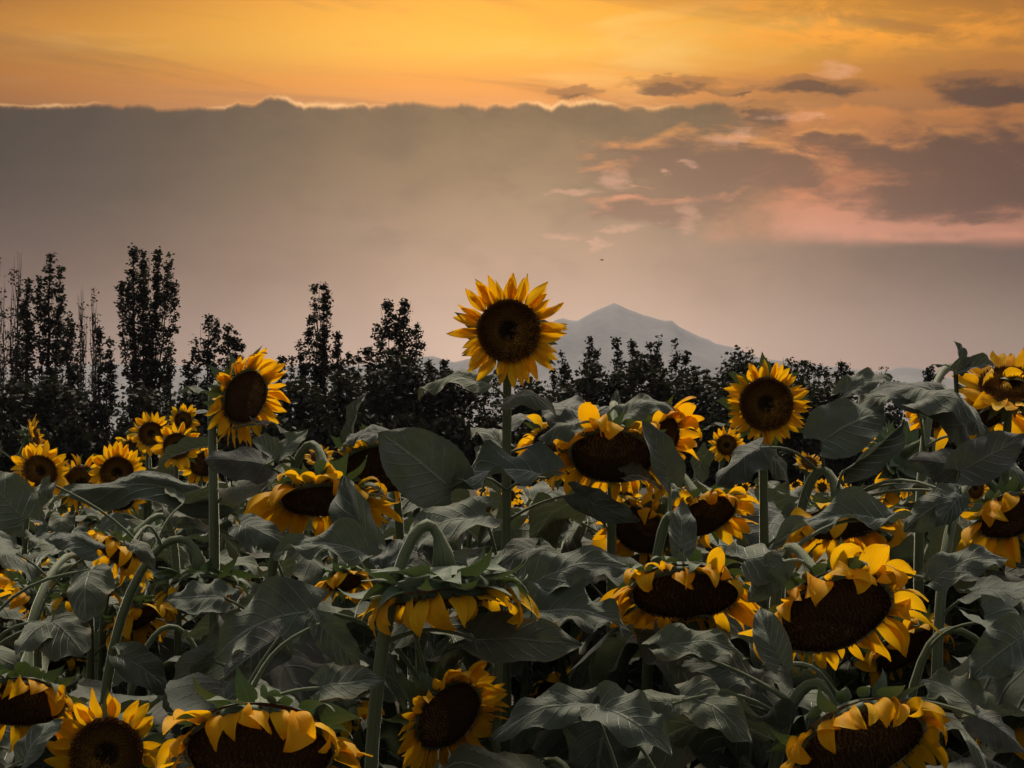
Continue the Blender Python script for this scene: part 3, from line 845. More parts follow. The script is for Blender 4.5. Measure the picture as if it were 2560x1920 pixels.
def blocked(p, rad, me=None, slack=1.0):
    """would something at p of radius rad hide a placed bloom?"""
    x, y, d = proj(p)
    if d < 0.3: return True
    rp = rad / d * FPX
    for (hx, hy, hr, hd) in HEADS:
        if d < hd + 0.03 and (x - hx) ** 2 + (y - hy) ** 2 < (hr * slack + rp) ** 2: return True
    return False

def add_leaf(root, base_w, stem_w, xdir, nrm, L, W, mesh, g, prad=0.0033, arc_i=None):
    """blade (part) with its petiole (sub-part); all in world coordinates, root is an unrotated Empty"""
    o = root.location
    bm = frame(xdir, nrm, base_w - o, L, L * W, L)
    lf = link('leaf', mesh, root, bm)
    d = base_w - stem_w
    if d.length > 0.01:
        ai = g.randrange(2) if arc_i is None else arc_i
        pm = frame(d, Vector((0, 0, 1)), stem_w - o, d.length, d.length, d.length)
        link('petiole', petiole_mesh(ai, d.length / prad), lf, pm, bm.inverted())
    return lf

def sunflower(label, head, azd, tilt, Rd, plen=0.062, npet=30, state=None, arch=None, base=None, nleaf=6, leaf_L=(0.16, 0.26),
              seed=0, detail=1, stem_r=0.012, leafz=(0.45, 0.93), loose=0.3, group=None, name='sunflower', nbr=24, blen=0.055, petals=True, guard=True, kinds=None, roll=0.0, curl=False):
    g = random.Random(seed)
    n = face_dir(azd, tilt)
    state = state or ('open' if tilt > -15 else 'ripe')
    gz = ground_z(head.x, head.y)
    back = head - n * (Rd * 0.50)
    if base is None:
        hz = Vector((n.x, n.y, 0)); off = (0.05 + 0.16 * max(0.0, -n.z)) + 0.02
        if hz.length > 0.01: hz.normalize()
        bx, by = back.x - hz.x * off + g.uniform(-0.02, 0.02), back.y - hz.y * off
    else: bx, by = base
    root = props(link(name, None, mat=Matrix.Translation((bx, by, gz))), label, 'sunflower', group)
    root.location = (bx, by, gz)
    B = Vector((bx, by, gz))
    # stem
    nod = max(0.0, -n.z)
    kneez = (head.z - gz) * 0.72
    p0 = Vector((bx, by, gz + kneez))
    archh = arch if arch is not None else 0.05 + 0.17 * nod
    p1 = Vector((bx, by, max(p0.z + 0.1, head.z + archh * 0.9)))
    p2 = back - n * (0.05 + archh * 0.95)
    if nod < 0.2 and arch is None:
        p1 = Vector((bx, by, p0.z + (head.z - p0.z) * 0.7)); p2 = back - n * 0.05 + Vector((0, 0, -0.03))
    lean = Vector((g.uniform(-0.015, 0.015), g.uniform(-0.015, 0.015), 0))
    path = [B.lerp(p0, k / 8) + lean * math.sin(math.pi * k / 8) for k in range(8)] + [bez(p0, p1, p2, back + n * Rd * 0.05, k / 14) for k in range(15)]
    m_ = len(path)
    rad = []
    for k in range(m_):
        q = k / (m_ - 1)
        rad.append(stem_r * (1.15 - 0.42 * q) if k < m_ - 3 else stem_r * (0.78 + 0.45 * (k - m_ + 3) ** 1.3))
    rad = [q * (1 + g.uniform(-0.07, 0.07)) for q in rad]
    v, f, u = tube([p - B for p in path], rad, 10 if detail else 6)
    link('stem', mk_mesh('stem', v, f, M['stem'], u), root)
    # head
    up = Vector((0, 0, 1)); ey = up - n * up.dot(n)
    if ey.length < 0.05: ey = Vector((0, 1, 0)) - n * n.y
    ey.normalize(); ex = ey.cross(n)
    ca, sa = math.cos(R(roll)), math.sin(R(roll))
    ex, ey = ex * ca + ey * sa, ey * ca - ex * sa
    hm = Matrix(((ex.x, ey.x, n.x, head.x - B.x), (ex.y, ey.y, n.y, head.y - B.y), (ex.z, ey.z, n.z, head.z - B.z), (0, 0, 0, 1)))
    hd = link('flower_head', RECEPT, root, hm @ Matrix.Scale(Rd, 4))
    inv = Matrix.Scale(1 / Rd, 4)
    link('seed_disc', DISC[(state, 1 if detail else 0)], hd, Matrix.Rotation(g.uniform(0, 6), 4, 'Z'))
    upl = hm.to_3x3().inverted() @ up
    ps = petal_set(g, npet, Rd, plen, upl, 0, loose, curl) if petals else []
    bs = bract_set(g, nbr, Rd, blen, upl * -1)
    if detail:
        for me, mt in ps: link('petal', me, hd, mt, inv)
        for me, mt in bs: link('bract', me, hd, mt, inv)
    else:
        if ps: link('petals', joined(ps, 'petals'), hd, None, inv)['kind'] = 'stuff'
        link('bracts', joined(bs, 'bracts'), hd, None, inv)['kind'] = 'stuff'
    if guard:
        x, y, d = proj(head)
        HEADS.append((x, y, (Rd + plen * 0.6) / d * FPX, d))
    STEMS[label] = (root, path)
    # leaves along the stem, each on its petiole
    todo = []
    ph = g.uniform(0, 6.28)
    for k in range(nleaf + 2):
        todo.append((ph + k * 2.4 + g.uniform(-0.4, 0.4), g.uniform(0, 1), (k + g.random()) / nleaf))
    RANDOM_LEAVES.append((root, path, todo, head.z - gz, leafz, leaf_L, seed, kinds))
    return root

STEMS, RANDOM_LEAVES = {}, []
def stem_at(path, z):
    for a, b in zip(path, path[1:]):
        if a.z <= z <= b.z: return a.lerp(b, (z - a.z) / max(1e-4, b.z - a.z))
    return path[10]

def random_leaves(root, path, todo, H, leafz, leaf_L, seed, kinds):
    g = random.Random(seed + 5)
    gz = root.location.z
    for (an, q, hq) in todo:
        fr = leafz[0] + (leafz[1] - leafz[0]) * hq
        s0 = stem_at(path, gz + H * fr * 0.97)
        done = False
        for attempt in range(10):
            out = Vector((math.cos(an), math.sin(an), 0))
            L = g.uniform(*leaf_L) * (1.12 - 0.45 * max(0, fr - 0.55))
            pl = g.uniform(0.07, 0.15)
            b = s0 + out * pl * 0.75 + Vector((0, 0, pl * g.uniform(0.35, 0.8)))
            pit = R(g.uniform(-68, 0))
            x = out * math.cos(pit) + Vector((0, 0, math.sin(pit))) + Vector((0.22, -0.10, 0))
            nr = Vector((0, 0, 1)) + out * 0.25 + Vector((g.uniform(-0.5, 0.5), g.uniform(-0.5, 0.5), 0))
            x.normalize()
            if not (blocked(b + x * L * 0.5, L * 0.30) or blocked(b + x * L * 0.9, L * 0.12) or blocked(b, 0.03)):
                mesh = pick_leaf(g, kinds)
                add_leaf(root, b, s0, x, nr, L, g.uniform(0.72, 1.15), mesh, g)
                done = True; break
            an += g.uniform(0.7, 1.6); s0 = stem_at(path, gz + H * fr * g.uniform(0.75, 0.95))

# ------------------------------------------------------------------ the blooms one can tell apart in the photograph
# label, px, py, disc width in px, real disc width, azimuth, tilt, options
HERO = [
 ('tall upright sunflower with the highest bloom, open against the sky', 1272, 827, 156, 0.140, 2, 4, dict(npet=50, loose=0.2, plen=0.066, base_px=(1266, 2.80), nleaf=3, leafz=(0.45, 0.70), nbr=20)),
 ('upright sunflower whose tilted bloom turns to the right above the leaves', 612, 992, 140, 0.134, 53, -16, dict(npet=44, loose=0.35, plen=0.062, base_px=(540, 2.90), nleaf=2, leafz=(0.45, 0.70), roll=0)),
 ('upright sunflower with a round open bloom before the dark trees on the right', 1916, 1010, 132, 0.125, -4, 2, dict(npet=54, loose=0.15, plen=0.044, nleaf=4, leafz=(0.45, 0.78))),
 ('small sunflower bloom peeking over the one beside it, highest of the left cluster', 458, 1050, 44, 0.11, 35, 8, dict(npet=20, plen=0.058, nleaf=3)),
 ('sunflower with oval bloom turned half right in the left cluster', 378, 1085, 62, 0.13, 28, 12, dict(npet=26, plen=0.060, nleaf=4)),
 ('sunflower bloom crossed by a dark leaf blade in the left cluster', 442, 1115, 66, 0.13, 12, 8, dict(npet=26, plen=0.062, nleaf=3)),
 ('drooping sunflower bloom at the lower left of the oval one', 330, 1128, 55, 0.12, -20, -15, dict(npet=22, plen=0.05, nleaf=3)),
 ('sunflower bloom half hidden behind the stem of the tilted bloom', 512, 1160, 72, 0.15, 20, -30, dict(npet=24, loose=0.8, nleaf=3)),
 ('sunflower seen from the side with petals flaring right, leftmost of the bright blooms', 86, 1100, 62, 0.12, 100, 12, dict(npet=26, plen=0.065, nleaf=4)),
 ('sunflower with windswept petals below the side-on bloom', 100, 1178, 84, 0.14, 45, 25, dict(npet=30, plen=0.070, loose=0.6, nleaf=4)),
 ('sunflower with dark centre wedged between two windswept blooms', 202, 1205, 84, 0.15, 40, 0, dict(npet=28, plen=0.066, loose=0.7, nleaf=4)),
 ('sunflower with broad dark disc at the right end of the left trio', 292, 1182, 82, 0.14, 30, 4, dict(npet=30, plen=0.066, loose=0.4, nleaf=4)),
 ('small sunflower bloom opening upward between the folded leaves', 798, 1142, 40, 0.11, 5, 50, dict(npet=20, plen=0.06, nleaf=3)),
 ('nodding sunflower tucked behind the broad upright leaf', 950, 1172, 190, 0.18, 5, -50, dict(base_px=(1010, 3.2), arch=0.04, curl=True, npet=26, loose=0.9, plen=0.055, nleaf=3)),
 ('sunflower bloom with ragged orange petals left of the big double bloom', 1388, 1122, 118, 0.15, -22, -16, dict(curl=True, npet=30, loose=0.7, plen=0.060, nleaf=3)),
 ('large sunflower with wide brown disc and petals curled over its top edge', 1530, 1140, 212, 0.19, -8, -50, dict(curl=True, npet=32, loose=0.8, plen=0.066, nleaf=3, state='ripe')),
 ('sunflower with fanned petals right behind the wide brown disc', 1650, 1112, 150, 0.15, 50, -22, dict(npet=34, loose=0.6, plen=0.068, nleaf=3)),
 ('small sunflower just left below the round open bloom', 1816, 1112, 52, 0.12, 8, 5, dict(npet=26, plen=0.055, nleaf=3)),
 ('tiny sunflower with petal tips above the arching stem', 2022, 1158, 40, 0.11, 10, 45, dict(npet=20, plen=0.06, nleaf=2)),
 ('sunflower with raised pointed petals against the sky at the right edge', 2526, 965, 150, 0.15, -14, 56, dict(npet=26, loose=0.4, plen=0.075, nleaf=3, leafz=(0.5, 0.8))),
 ('nodding sunflower with dark underside below the raised right-edge bloom', 2475, 1022, 175, 0.18, 24, -52, dict(curl=True, npet=26, loose=0.9, plen=0.070, base_px=(2290, 2.9), arch=0.16, nleaf=3, leafz=(0.5, 0.8))),
 ('sunflower showing a few hanging petals under the largest right-hand leaf', 2320, 1040, 76, 0.13, -70, -35, dict(npet=18, loose=0.9, plen=0.06, nleaf=3)),
 ('nodding sunflower with shaggy petals, left of a pair below the wide brown disc', 1600, 1325, 150, 0.15, -30, -34, dict(curl=True, npet=34, loose=0.85, plen=0.064, nleaf=3)),
 ('nodding sunflower with petals flaring right, right of a pair below the wide brown disc', 1762, 1290, 165, 0.17, 24, -48, dict(curl=True, npet=30, loose=0.8, plen=0.066, nleaf=3)),
 ('sunflower with a huge flat oval disc rimmed by curled petals', 1712, 1485, 275, 0.21, -4, -58, dict(curl=True, npet=36, loose=0.8, plen=0.060, nleaf=3, state='ripe', base_px=(1610, 2.55))),
 ('nodding sunflower hanging from the thick pale arching stem', 2110, 1310, 215, 0.19, 8, -66, dict(curl=True, npet=30, loose=0.9, plen=0.066, base_px=(1960, 2.85), arch=0.14, nleaf=2, stem_r=0.0125)),
 ('largest sunflower on the right, brown disc framed by an arch of curled petals', 2085, 1535, 300, 0.21, 14, -42, dict(curl=True, npet=38, loose=0.8, plen=0.062, nleaf=2, state='ripe')),
 ('nodding sunflower overlapping the lower right of the largest right-hand one', 2262, 1625, 175, 0.16, 34, -44, dict(curl=True, npet=28, loose=0.85, plen=0.055, nleaf=2)),
 ('sunflower cut by the lower edge on the right with stubby petals above its disc', 2150, 1860, 330, 0.21, 14, -42, dict(npet=34, loose=0.7, plen=0.060, nleaf=2, state='ripe', base_px=(1900, 2.1), arch=0.10)),
 ('sunflower with an oval face turned half right, lowest in the middle', 1120, 1788, 192, 0.145, 38, -22, dict(npet=48, loose=0.45, plen=0.058, nleaf=2, leafz=(0.3, 0.6), base_px=(1050, 2.6))),
 ('nodding sunflower seen from behind with a ruff of green bracts and arching stem', 1115, 1490, 300, 0.20, 30, -82, dict(npet=26, loose=0.9, plen=0.068, base_px=(925, 2.05), arch=0.12, nleaf=2, stem_r=0.0125, nbr=40, blen=0.072, leafz=(0.3, 0.7))),
 ('huge nodding sunflower with hanging petals, cut by the lower edge', 650, 1880, 370, 0.22, 4, -44, dict(base_px=(540, 2.25), arch=0.05, npet=34, loose=0.5, plen=0.066, nleaf=2, state='ripe', nbr=30, blen=0.06)),
 ('sunflower with evenly spread petals at the lower edge, left of the huge nodding one', 268, 1885, 180, 0.145, 0, 4, dict(npet=28, loose=0.1, plen=0.060, nleaf=2, leafz=(0.3, 0.6))),
 ('nodding sunflower cut by the left edge low in the field', 50, 1760, 220, 0.18, 10, -50, dict(npet=28, loose=0.8, plen=0.058, nleaf=2)),
 ('sunflower with dark downturned disc under a pale arching stem, left of the centre', 808, 1250, 215, 0.19, 8, -66, dict(curl=True, npet=30, loose=0.95, plen=0.072, base_px=(668, 2.85), arch=0.15, nleaf=2, stem_r=0.0118, nbr=30, blen=0.065)),
 ('drooping sunflower with sparse petals over a dark disc, left of the middle leaves', 296, 1385, 130, 0.15, -40, -45, dict(npet=22, loose=0.9, plen=0.065, nleaf=2)),
 ('drooping sunflower in the shade near the left edge', 66, 1500, 120, 0.14, -50, -40, dict(npet=20, loose=0.9, plen=0.06, nleaf=2)),
 ('sunflower with a few long limp petals above the lower left leaves', 345, 1545, 110, 0.13, 50, -50, dict(npet=16, loose=0.9, plen=0.075, nleaf=2)),
 ('small drooping sunflower between leaves left of the bract-covered head', 862, 1455, 90, 0.12, 20, -55, dict(npet=18, loose=0.9, plen=0.06, nleaf=2)),
 ('dim sunflower deep in the shade right of the lowest middle bloom', 1385, 1722, 105, 0.14, 30, -35, dict(npet=20, loose=0.9, plen=0.055, nleaf=2)),
 ('drooping sunflower with long petals at the right edge', 2530, 1290, 170, 0.16, 10, -45, dict(npet=22, loose=0.95, plen=0.075, nleaf=2, base_px=(2330, 2.6), arch=0.14)),
 ('small sunflower behind the upright stalk near the right edge', 2350, 1190, 70, 0.13, -10, -25, dict(npet=22, loose=0.7, nleaf=2)),
 ('small bright sunflower between two stalks near the right edge', 2436, 1218, 56, 0.12, 25, 5, dict(npet=22, nleaf=2)),
 ('spent sunflower head with green bracts under a pale arching stem on the left', 500, 1470, 170, 0.16, 20, -75, dict(npet=8, loose=0.9, plen=0.05, base_px=(262, 2.9), arch=0.13, nleaf=2, stem_r=0.0118, nbr=34, blen=0.06)),
 ('spent sunflower head hidden by leaves at the far left, stem arching over it', 215, 1490, 130, 0.15, 30, -78, dict(npet=6, loose=0.9, plen=0.05, base_px=(40, 3.1), arch=0.15, nleaf=2, stem_r=0.0118)),
 ('sunflower nodding into the shade over the lower left corner leaves', 150, 1660, 120, 0.15, 30, -70, dict(npet=8, loose=0.9, plen=0.05, base_px=(60, 2.6), arch=0.13, nleaf=2, stem_r=0.0115)),
 ('drooping sunflower with stray yellow petals behind the left leaves', 300, 1250, 70, 0.14, 20, -40, dict(npet=22, loose=0.8, nleaf=3)),
 ('sunflower with green ruffled head among leaves right of the round bloom', 2240, 1150, 130, 0.16, -150, -30, dict(npet=10, loose=0.9, plen=0.05, nleaf=2, nbr=40, blen=0.07)),
 ('tall young sunflower head peering up behind the wide brown disc', 1470, 1052, 60, 0.11, 150, 20, dict(npet=16, loose=0.3, plen=0.05, nleaf=3)),
 ('small sunflower catching light between the dark stalks right of the centre', 1560, 1250, 50, 0.12, 0, -20, dict(npet=20, nleaf=2)),
]
HROOT = {}
for i, (lab, px, py, dpx, dm, azd, tl, op) in enumerate(HERO):
    dep = dm * FPX / dpx
    op = dict(op)
    if tl < -20: op['nleaf'] = op.get('nleaf', 3) + 4; op.setdefault('leafz', (0.62, 1.03)); op.setdefault('leaf_L', (0.18, 0.30))
    if 'base_px' in op:
        bxp, bd = op.pop('base_px'); bw = at(bxp, 1090, bd); op['base'] = (bw.x, bw.y)
    sunflower(lab, at(px, py, dep), azd, tl, dm / 2, seed=40 + i, detail=1 if dep < 8.5 else 0, **op)

# ------------------------------------------------------------------ large leaves one can tell apart
UPN, CAMN, UPC = Vector((0, -0.25, 1)), Vector((0.05, -1, 0.25)), Vector((0, -0.75, 0.8))
def K(i): return HERO[i][0]
# hero index, depth, base px, tip px, tip depth offset, width factor, leaf kinds, normal
HL = [
 (0, 2.75, 1222, 962, 1046, 1000, 0.06, 0.75, (1, 2), Vector((-0.1, -0.45, 1))),
 (0, 2.72, 1262, 1010, 1392, 1040, -0.05, 0.8, (2,), Vector((0.2, -0.7, 0.9))),
 (0, 4.20, 1270, 1070, 1340, 1050, 0.10, 0.7, (1,), UPN),
 (0, 2.60, 1372, 1196, 1115, 1232, -0.02, 0.75, (5,), Vector((0.05, -0.55, 0.9))),
 (0, 2.85, 1255, 1120, 1180, 1090, 0.1, 0.7, (1,), UPN),
 (0, 2.95, 1250, 1140, 1192, 1160, 0.1, 0.7, (1,), CAMN),
 (13, 2.60, 1130, 1225, 948, 1082, 0.02, 1.0, (0,), Vector((-0.3, -1, 0.35))),
 (15, 2.85, 1450, 1075, 1390, 1010, 0.12, 1.1, (4, 1), Vector((0, -0.7, 0.8))),
 (15, 2.80, 1450, 1075, 1530, 1020, 0.12, 1.0, (4, 1), Vector((0.2, -0.7, 0.8))),
 (15, 2.85, 1550, 1045, 1690, 1030, 0.0, 0.75, (2, 1), Vector((0.1, -0.7, 0.9))),
 (15, 2.95, 1530, 1055, 1542, 975, 0.0, 0.5, (3,), CAMN),
 (14, 2.65, 1440, 1062, 1345, 1100, -0.02, 0.9, (1, 4), Vector((-0.1, -0.7, 0.9))),
 (16, 2.55, 1674, 1205, 1606, 1050, -0.03, 0.65, (3, 1), Vector((0.2, -1, 0.1))),
 (24, 2.45, 1560, 1440, 1380, 1420, 0.1, 0.75, (1, 5), Vector((0, -0.5, 0.9))),
 (15, 2.75, 1440, 1235, 1600, 1300, -0.05, 0.6, (1,), Vector((0.1, -0.9, -0.3))),
 (15, 2.75, 1570, 1190, 1700, 1230, 0.05, 0.55, (0, 1), UPC),
 (2, 2.80, 1890, 1130, 1970, 1215, 0, 0.95, (4, 1), Vector((0, -0.7, 0.8))),
 (2, 2.75, 1900, 1120, 1790, 1215, 0, 1.0, (4, 1), Vector((-0.2, -0.7, 0.8))),
 (2, 3.0, 1840, 1070, 1752, 1082, 0.02, 0.4, (1,), UPN),
 (1, 2.75, 665, 1162, 510, 1150, -0.05, 0.85, (4, 5), Vector((0, -0.85, 0.5))),
 (1, 2.78, 660, 1165, 670, 1180, 0.05, 0.8, (1,), UPN),
 (1, 2.95, 640, 1060, 730, 1110, 0.05, 0.5, (1,), UPN),
 (34, 2.75, 700, 1140, 770, 1075, 0.02, 0.75, (3, 0), Vector((-0.3, -1, 0.3))),
 (34, 2.80, 700, 1150, 632, 1100, 0.02, 0.65, (3, 5), Vector((0.3, -1, 0.4))),
 (34, 2.9, 885, 1100, 918, 980, 0, 0.35, (3,), Vector((-0.6, -1, 0))),
 (13, 2.75, 960, 1090, 850, 1130, 0.05, 0.6, (1, 3), Vector((0, -0.7, 0.9))),
 (1, 3.1, 540, 1000, 434, 992, 0.05, 0.30, (1,), UPN),
 (5, 4.2, 520, 1115, 400, 1160, 0.0, 0.35, (3,), Vector((0.2, -1, 0.5))),
 (34, 2.45, 945, 1390, 862, 1190, 0.05, 0.62, (3, 0), Vector((-0.3, -1, 0.15))),
 (30, 2.30, 1210, 1290, 985, 1390, 0.0, 0.75, (1, 5), Vector((0, -0.7, 0.9))),
 (30, 2.25, 960, 1420, 1120, 1370, 0.1, 0.5, (1,), UPC),
 (30, 2.35, 1350, 1365, 1420, 1460, -0.05, 0.9, (4,), Vector((0.2, -0.8, 0.6))),
 (30, 2.30, 1340, 1370, 1220, 1450, -0.05, 0.9, (4, 1), Vector((-0.3, -0.8, 0.6))),
 (24, 2.20, 1320, 1465, 1580, 1420, 0.0, 0.62, (1, 4), Vector((0, -0.8, 0.7))),
 (24, 2.15, 1330, 1530, 1575, 1580, 0.0, 0.62, (1, 5), Vector((0, -0.6, 0.8))),
 (29, 2.05, 1190, 1600, 1455, 1615, 0.0, 0.75, (0, 1), Vector((0.1, -0.8, 0.5))),
 (43, 2.30, 790, 1530, 545, 1640, -0.05, 0.95, (4, 5), Vector((-0.1, -0.9, 0.6))),
 (43, 2.25, 780, 1525, 800, 1600, -0.05, 0.8, (4,), Vector((0.3, -0.9, 0.5))),
 (43, 2.45, 560, 1495, 420, 1500, 0.0, 0.95, (5, 0), UPC),
 (43, 2.45, 225, 1425, 215, 1560, -0.10, 1.05, (4, 1), Vector((0, -0.9, 0.5))),
 (43, 2.60, 330, 1360, 385, 1430, -0.05, 0.7, (2,), Vector((0.2, -0.7, 0.9))),
 (44, 2.6, 240, 1380, 120, 1350, 0.0, 0.75, (1, 4), UPC),
 (44, 2.4, 130, 1555, 210, 1640, -0.1, 1.1, (4,), Vector((0.1, -0.8, 0.7))),
 (44, 2.4, 130, 1555, 40, 1640, -0.1, 1.1, (4,), Vector((-0.1, -0.8, 0.7))),
 (11, 3.1, 540, 1260, 120, 1270, 0.0, 0.36, (1, 5), Vector((0, -0.8, 0.7))),
 (9, 2.8, 60, 1300, -40, 1180, 0.05, 1.0, (0, 3), Vector((0.2, -1, 0.3))),
 (10, 2.9, 128, 1210, 100, 1300, 0.0, 0.9, (2,), UPC),
 (34, 2.6, 600, 1310, 720, 1370, -0.05, 1.0, (4,), Vector((0.1, -0.8, 0.6))),
 (34, 2.35, 940, 1400, 680, 1395, 0.0, 0.55, (1, 5), Vector((0, -0.7, 0.8))),
 (20, 2.75, 2420, 1090, 2160, 990, 0.05, 0.75, (2, 1), Vector((0.2, -0.8, 0.8))),
 (20, 2.70, 2285, 1010, 2465, 1085, -0.05, 0.85, (2,), Vector((0.3, -0.8, 0.8))),
 (20, 2.75, 2055, 1105, 2210, 1040, 0.0, 1.15, (4, 1), Vector((-0.1, -0.9, 0.5))),
 (20, 2.95, 2110, 985, 2230, 950, 0.05, 0.5, (2, 1), Vector((0, -0.8, 0.8))),
 (20, 3.0, 2260, 990, 2120, 1040, 0.05, 0.8, (1,), UPC),
 (19, 2.65, 2392, 930, 2384, 852, 0.0, 0.42, (3,), Vector((0.9, -0.5, 0))),
 (19, 2.65, 2392, 930, 2490, 915, 0.0, 0.50, (3,), Vector((0, -0.8, 0.5))),
 (19, 2.66, 2386, 928, 2322, 920, 0.0, 0.30, (1,), UPN),
 (20, 2.60, 2418, 1170, 2270, 1150, 0.0, 0.9, (4, 5), Vector((-0.2, -0.9, 0.5))),
 (20, 2.55, 2400, 1180, 2560, 1090, 0.0, 0.9, (0, 4), Vector((0.2, -0.9, 0.5))),
 (25, 2.70, 2110, 1175, 2260, 1050, 0.0, 0.40, (3,), Vector((0.2, -1, -0.2))),
 (25, 2.35, 2230, 1310, 1930, 1370, 0.0, 0.45, (1, 5), Vector((0, -0.6, 0.9))),
 (25, 2.45, 2390, 1240, 2260, 1330, 0.0, 0.9, (4,), Vector((-0.2, -0.9, 0.4))),
 (25, 2.45, 2400, 1235, 2340, 1320, -0.05, 0.9, (4, 2), Vector((0.2, -0.8, 0.6))),
 (25, 2.55, 2350, 1235, 2200, 1260, 0.1, 0.5, (1,), UPN),
 (23, 2.25, 1703, 1375, 1706, 1255, 0.03, 0.80, (0, 3), Vector((0.05, -1, 0.2))),
 (24, 2.05, 1860, 1400, 1985, 1420, 0.05, 0.95, (4,), Vector((0.0, -0.8, 0.7))),
 (24, 2.05, 1955, 1405, 1875, 1505, 0.0, 1.0, (4,), Vector((-0.2, -0.9, 0.5))),
 (26, 1.90, 1952, 1660, 1900, 1520, 0.02, 0.75, (3, 0), Vector((-0.25, -1, 0.25))),
 (24, 2.10, 1650, 1620, 1870, 1650, 0.0, 0.60, (1, 5), Vector((0.0, -0.7, 0.8))),
 (24, 2.05, 1700, 1740, 1880, 1860, -0.1, 0.9, (1, 4), Vector((0.1, -0.8, 0.7))),
 (24, 2.10, 1880, 1700, 1690, 1665, 0.0, 0.7, (5, 1), UPC),
 (29, 1.95, 1480, 1760, 1230, 1850, -0.05, 0.6, (1, 5), Vector((-0.1, -0.7, 0.8))),
 (29, 1.90, 1500, 1770, 1680, 1890, -0.1, 0.9, (5, 1), Vector((0.1, -0.8, 0.7))),
 (28, 2.0, 1680, 1760, 1480, 1800, 0.0, 0.7, (4, 1), UPC),
 (29, 2.75, 1080, 1700, 1070, 1600, 0.0, 0.6, (3,), CAMN),
 (29, 2.75, 1015, 1750, 930, 1600, 0.0, 0.4, (3, 1), Vector((0.4, -1, 0))),
 (27, 2.0, 2560, 1590, 2420, 1700, -0.05, 1.0, (4, 5), Vector((0, -0.9, 0.5))),
 (27, 2.1, 2330, 1450, 2520, 1400, 0.0, 0.6, (1, 3), UPC),
 (28, 1.95, 2450, 1780, 2300, 1700, 0.05, 0.9, (5, 4), Vector((0.1, -0.8, 0.6))),
 (28, 1.9, 2440, 1790, 2560, 1880, -0.05, 0.9, (4,), Vector((0.1, -0.8, 0.6))),
 (31, 1.95, 800, 1720, 960, 1700, 0.0, 0.9, (0, 5), UPC),
 (31, 2.05, 800, 1560, 900, 1680, 0.0, 0.8, (0, 4), Vector((0.1, -0.9, 0.5))),
 (31, 2.2, 700, 1590, 560, 1700, 0.0, 0.8, (0, 4), Vector((0.1, -0.9, 0.5))),
 (32, 2.75, 300, 1640, 420, 1740, 0.0, 0.8, (1, 4), UPC),
 (33, 2.0, 60, 1900, 160, 1800, 0.0, 0.8, (1, 4), UPC),
]
def leaf_bearer(b, d, k):
    h = Vector((b.x - d.x * 0.3, b.y + 0.30, b.z - 0.20))
    px_, py_, _ = proj(b)
    for _q in range(6):
        if blocked(h, 0.09) or blocked(h + Vector((0, 0, 0.08)), 0.03): h.z -= 0.1
    lab = 'leafy sunflower hiding behind its own big leaf ' + side_word(px_) + (' high up' if py_ < 1200 else ' halfway down' if py_ < 1500 else ' low down')
    return sunflower(lab, h, 175, -35, 0.06, plen=0.05, npet=12, seed=5000 + k, nleaf=8, leafz=(0.65, 1.02), group=FG, guard=False, nbr=16, stem_r=0.009, base=(b.x + 0.02, b.y + 0.10), arch=0.04)
def side_word(px):
    return ['at the left edge', 'in the left quarter', 'left of the middle', 'in the middle', 'right of the middle', 'in the right quarter', 'at the right edge'][max(0, min(6, int((px + 200) / 2960 * 7)))]
FG = 'crowded sunflower plants filling the field'
def build_hero_leaves():
    g = random.Random(3); extra = []
    for (hi_, dep, bx, by, tx, ty, dd, wf, kd, nr) in HL:
        root, path = STEMS[K(hi_)]
        b = at(bx, by, dep); t = at(tx, ty, dep + dd + 0.03)
        d = t - b
        # the petiole starts on the nearest stem that stands beside or behind the blade, a little lower
        best = None
        for lab, (rt, pa) in STEMS.items():
            if (rt.location.x - b.x) ** 2 + (rt.location.y - b.y) ** 2 > 0.55 ** 2: continue
            for p in pa:
                dv = p - b
                cost = dv.length + (0.25 if dv.y < -0.06 else 0) + (0.15 if dv.z > 0.0 else 0) - (0.08 if lab == K(hi_) else 0)
                if best is None or cost < best[0]: best = (cost, rt, p)
        if best is None or (best[2] - b).length > 0.36:
            extra.append((b, d)); rt = leaf_bearer(b, d, len(extra)); p = min(STEMS[rt['label']][1], key=lambda q: (q - b - Vector((0, 0, -0.08))).length)
        else: rt, p = best[1], best[2]
        root, s0 = rt, p
        add_leaf(root, b, s0, d.normalized(), nr, d.length, wf, pick_leaf(g, kd), g, prad=0.0036)
    print('extra', len(extra))

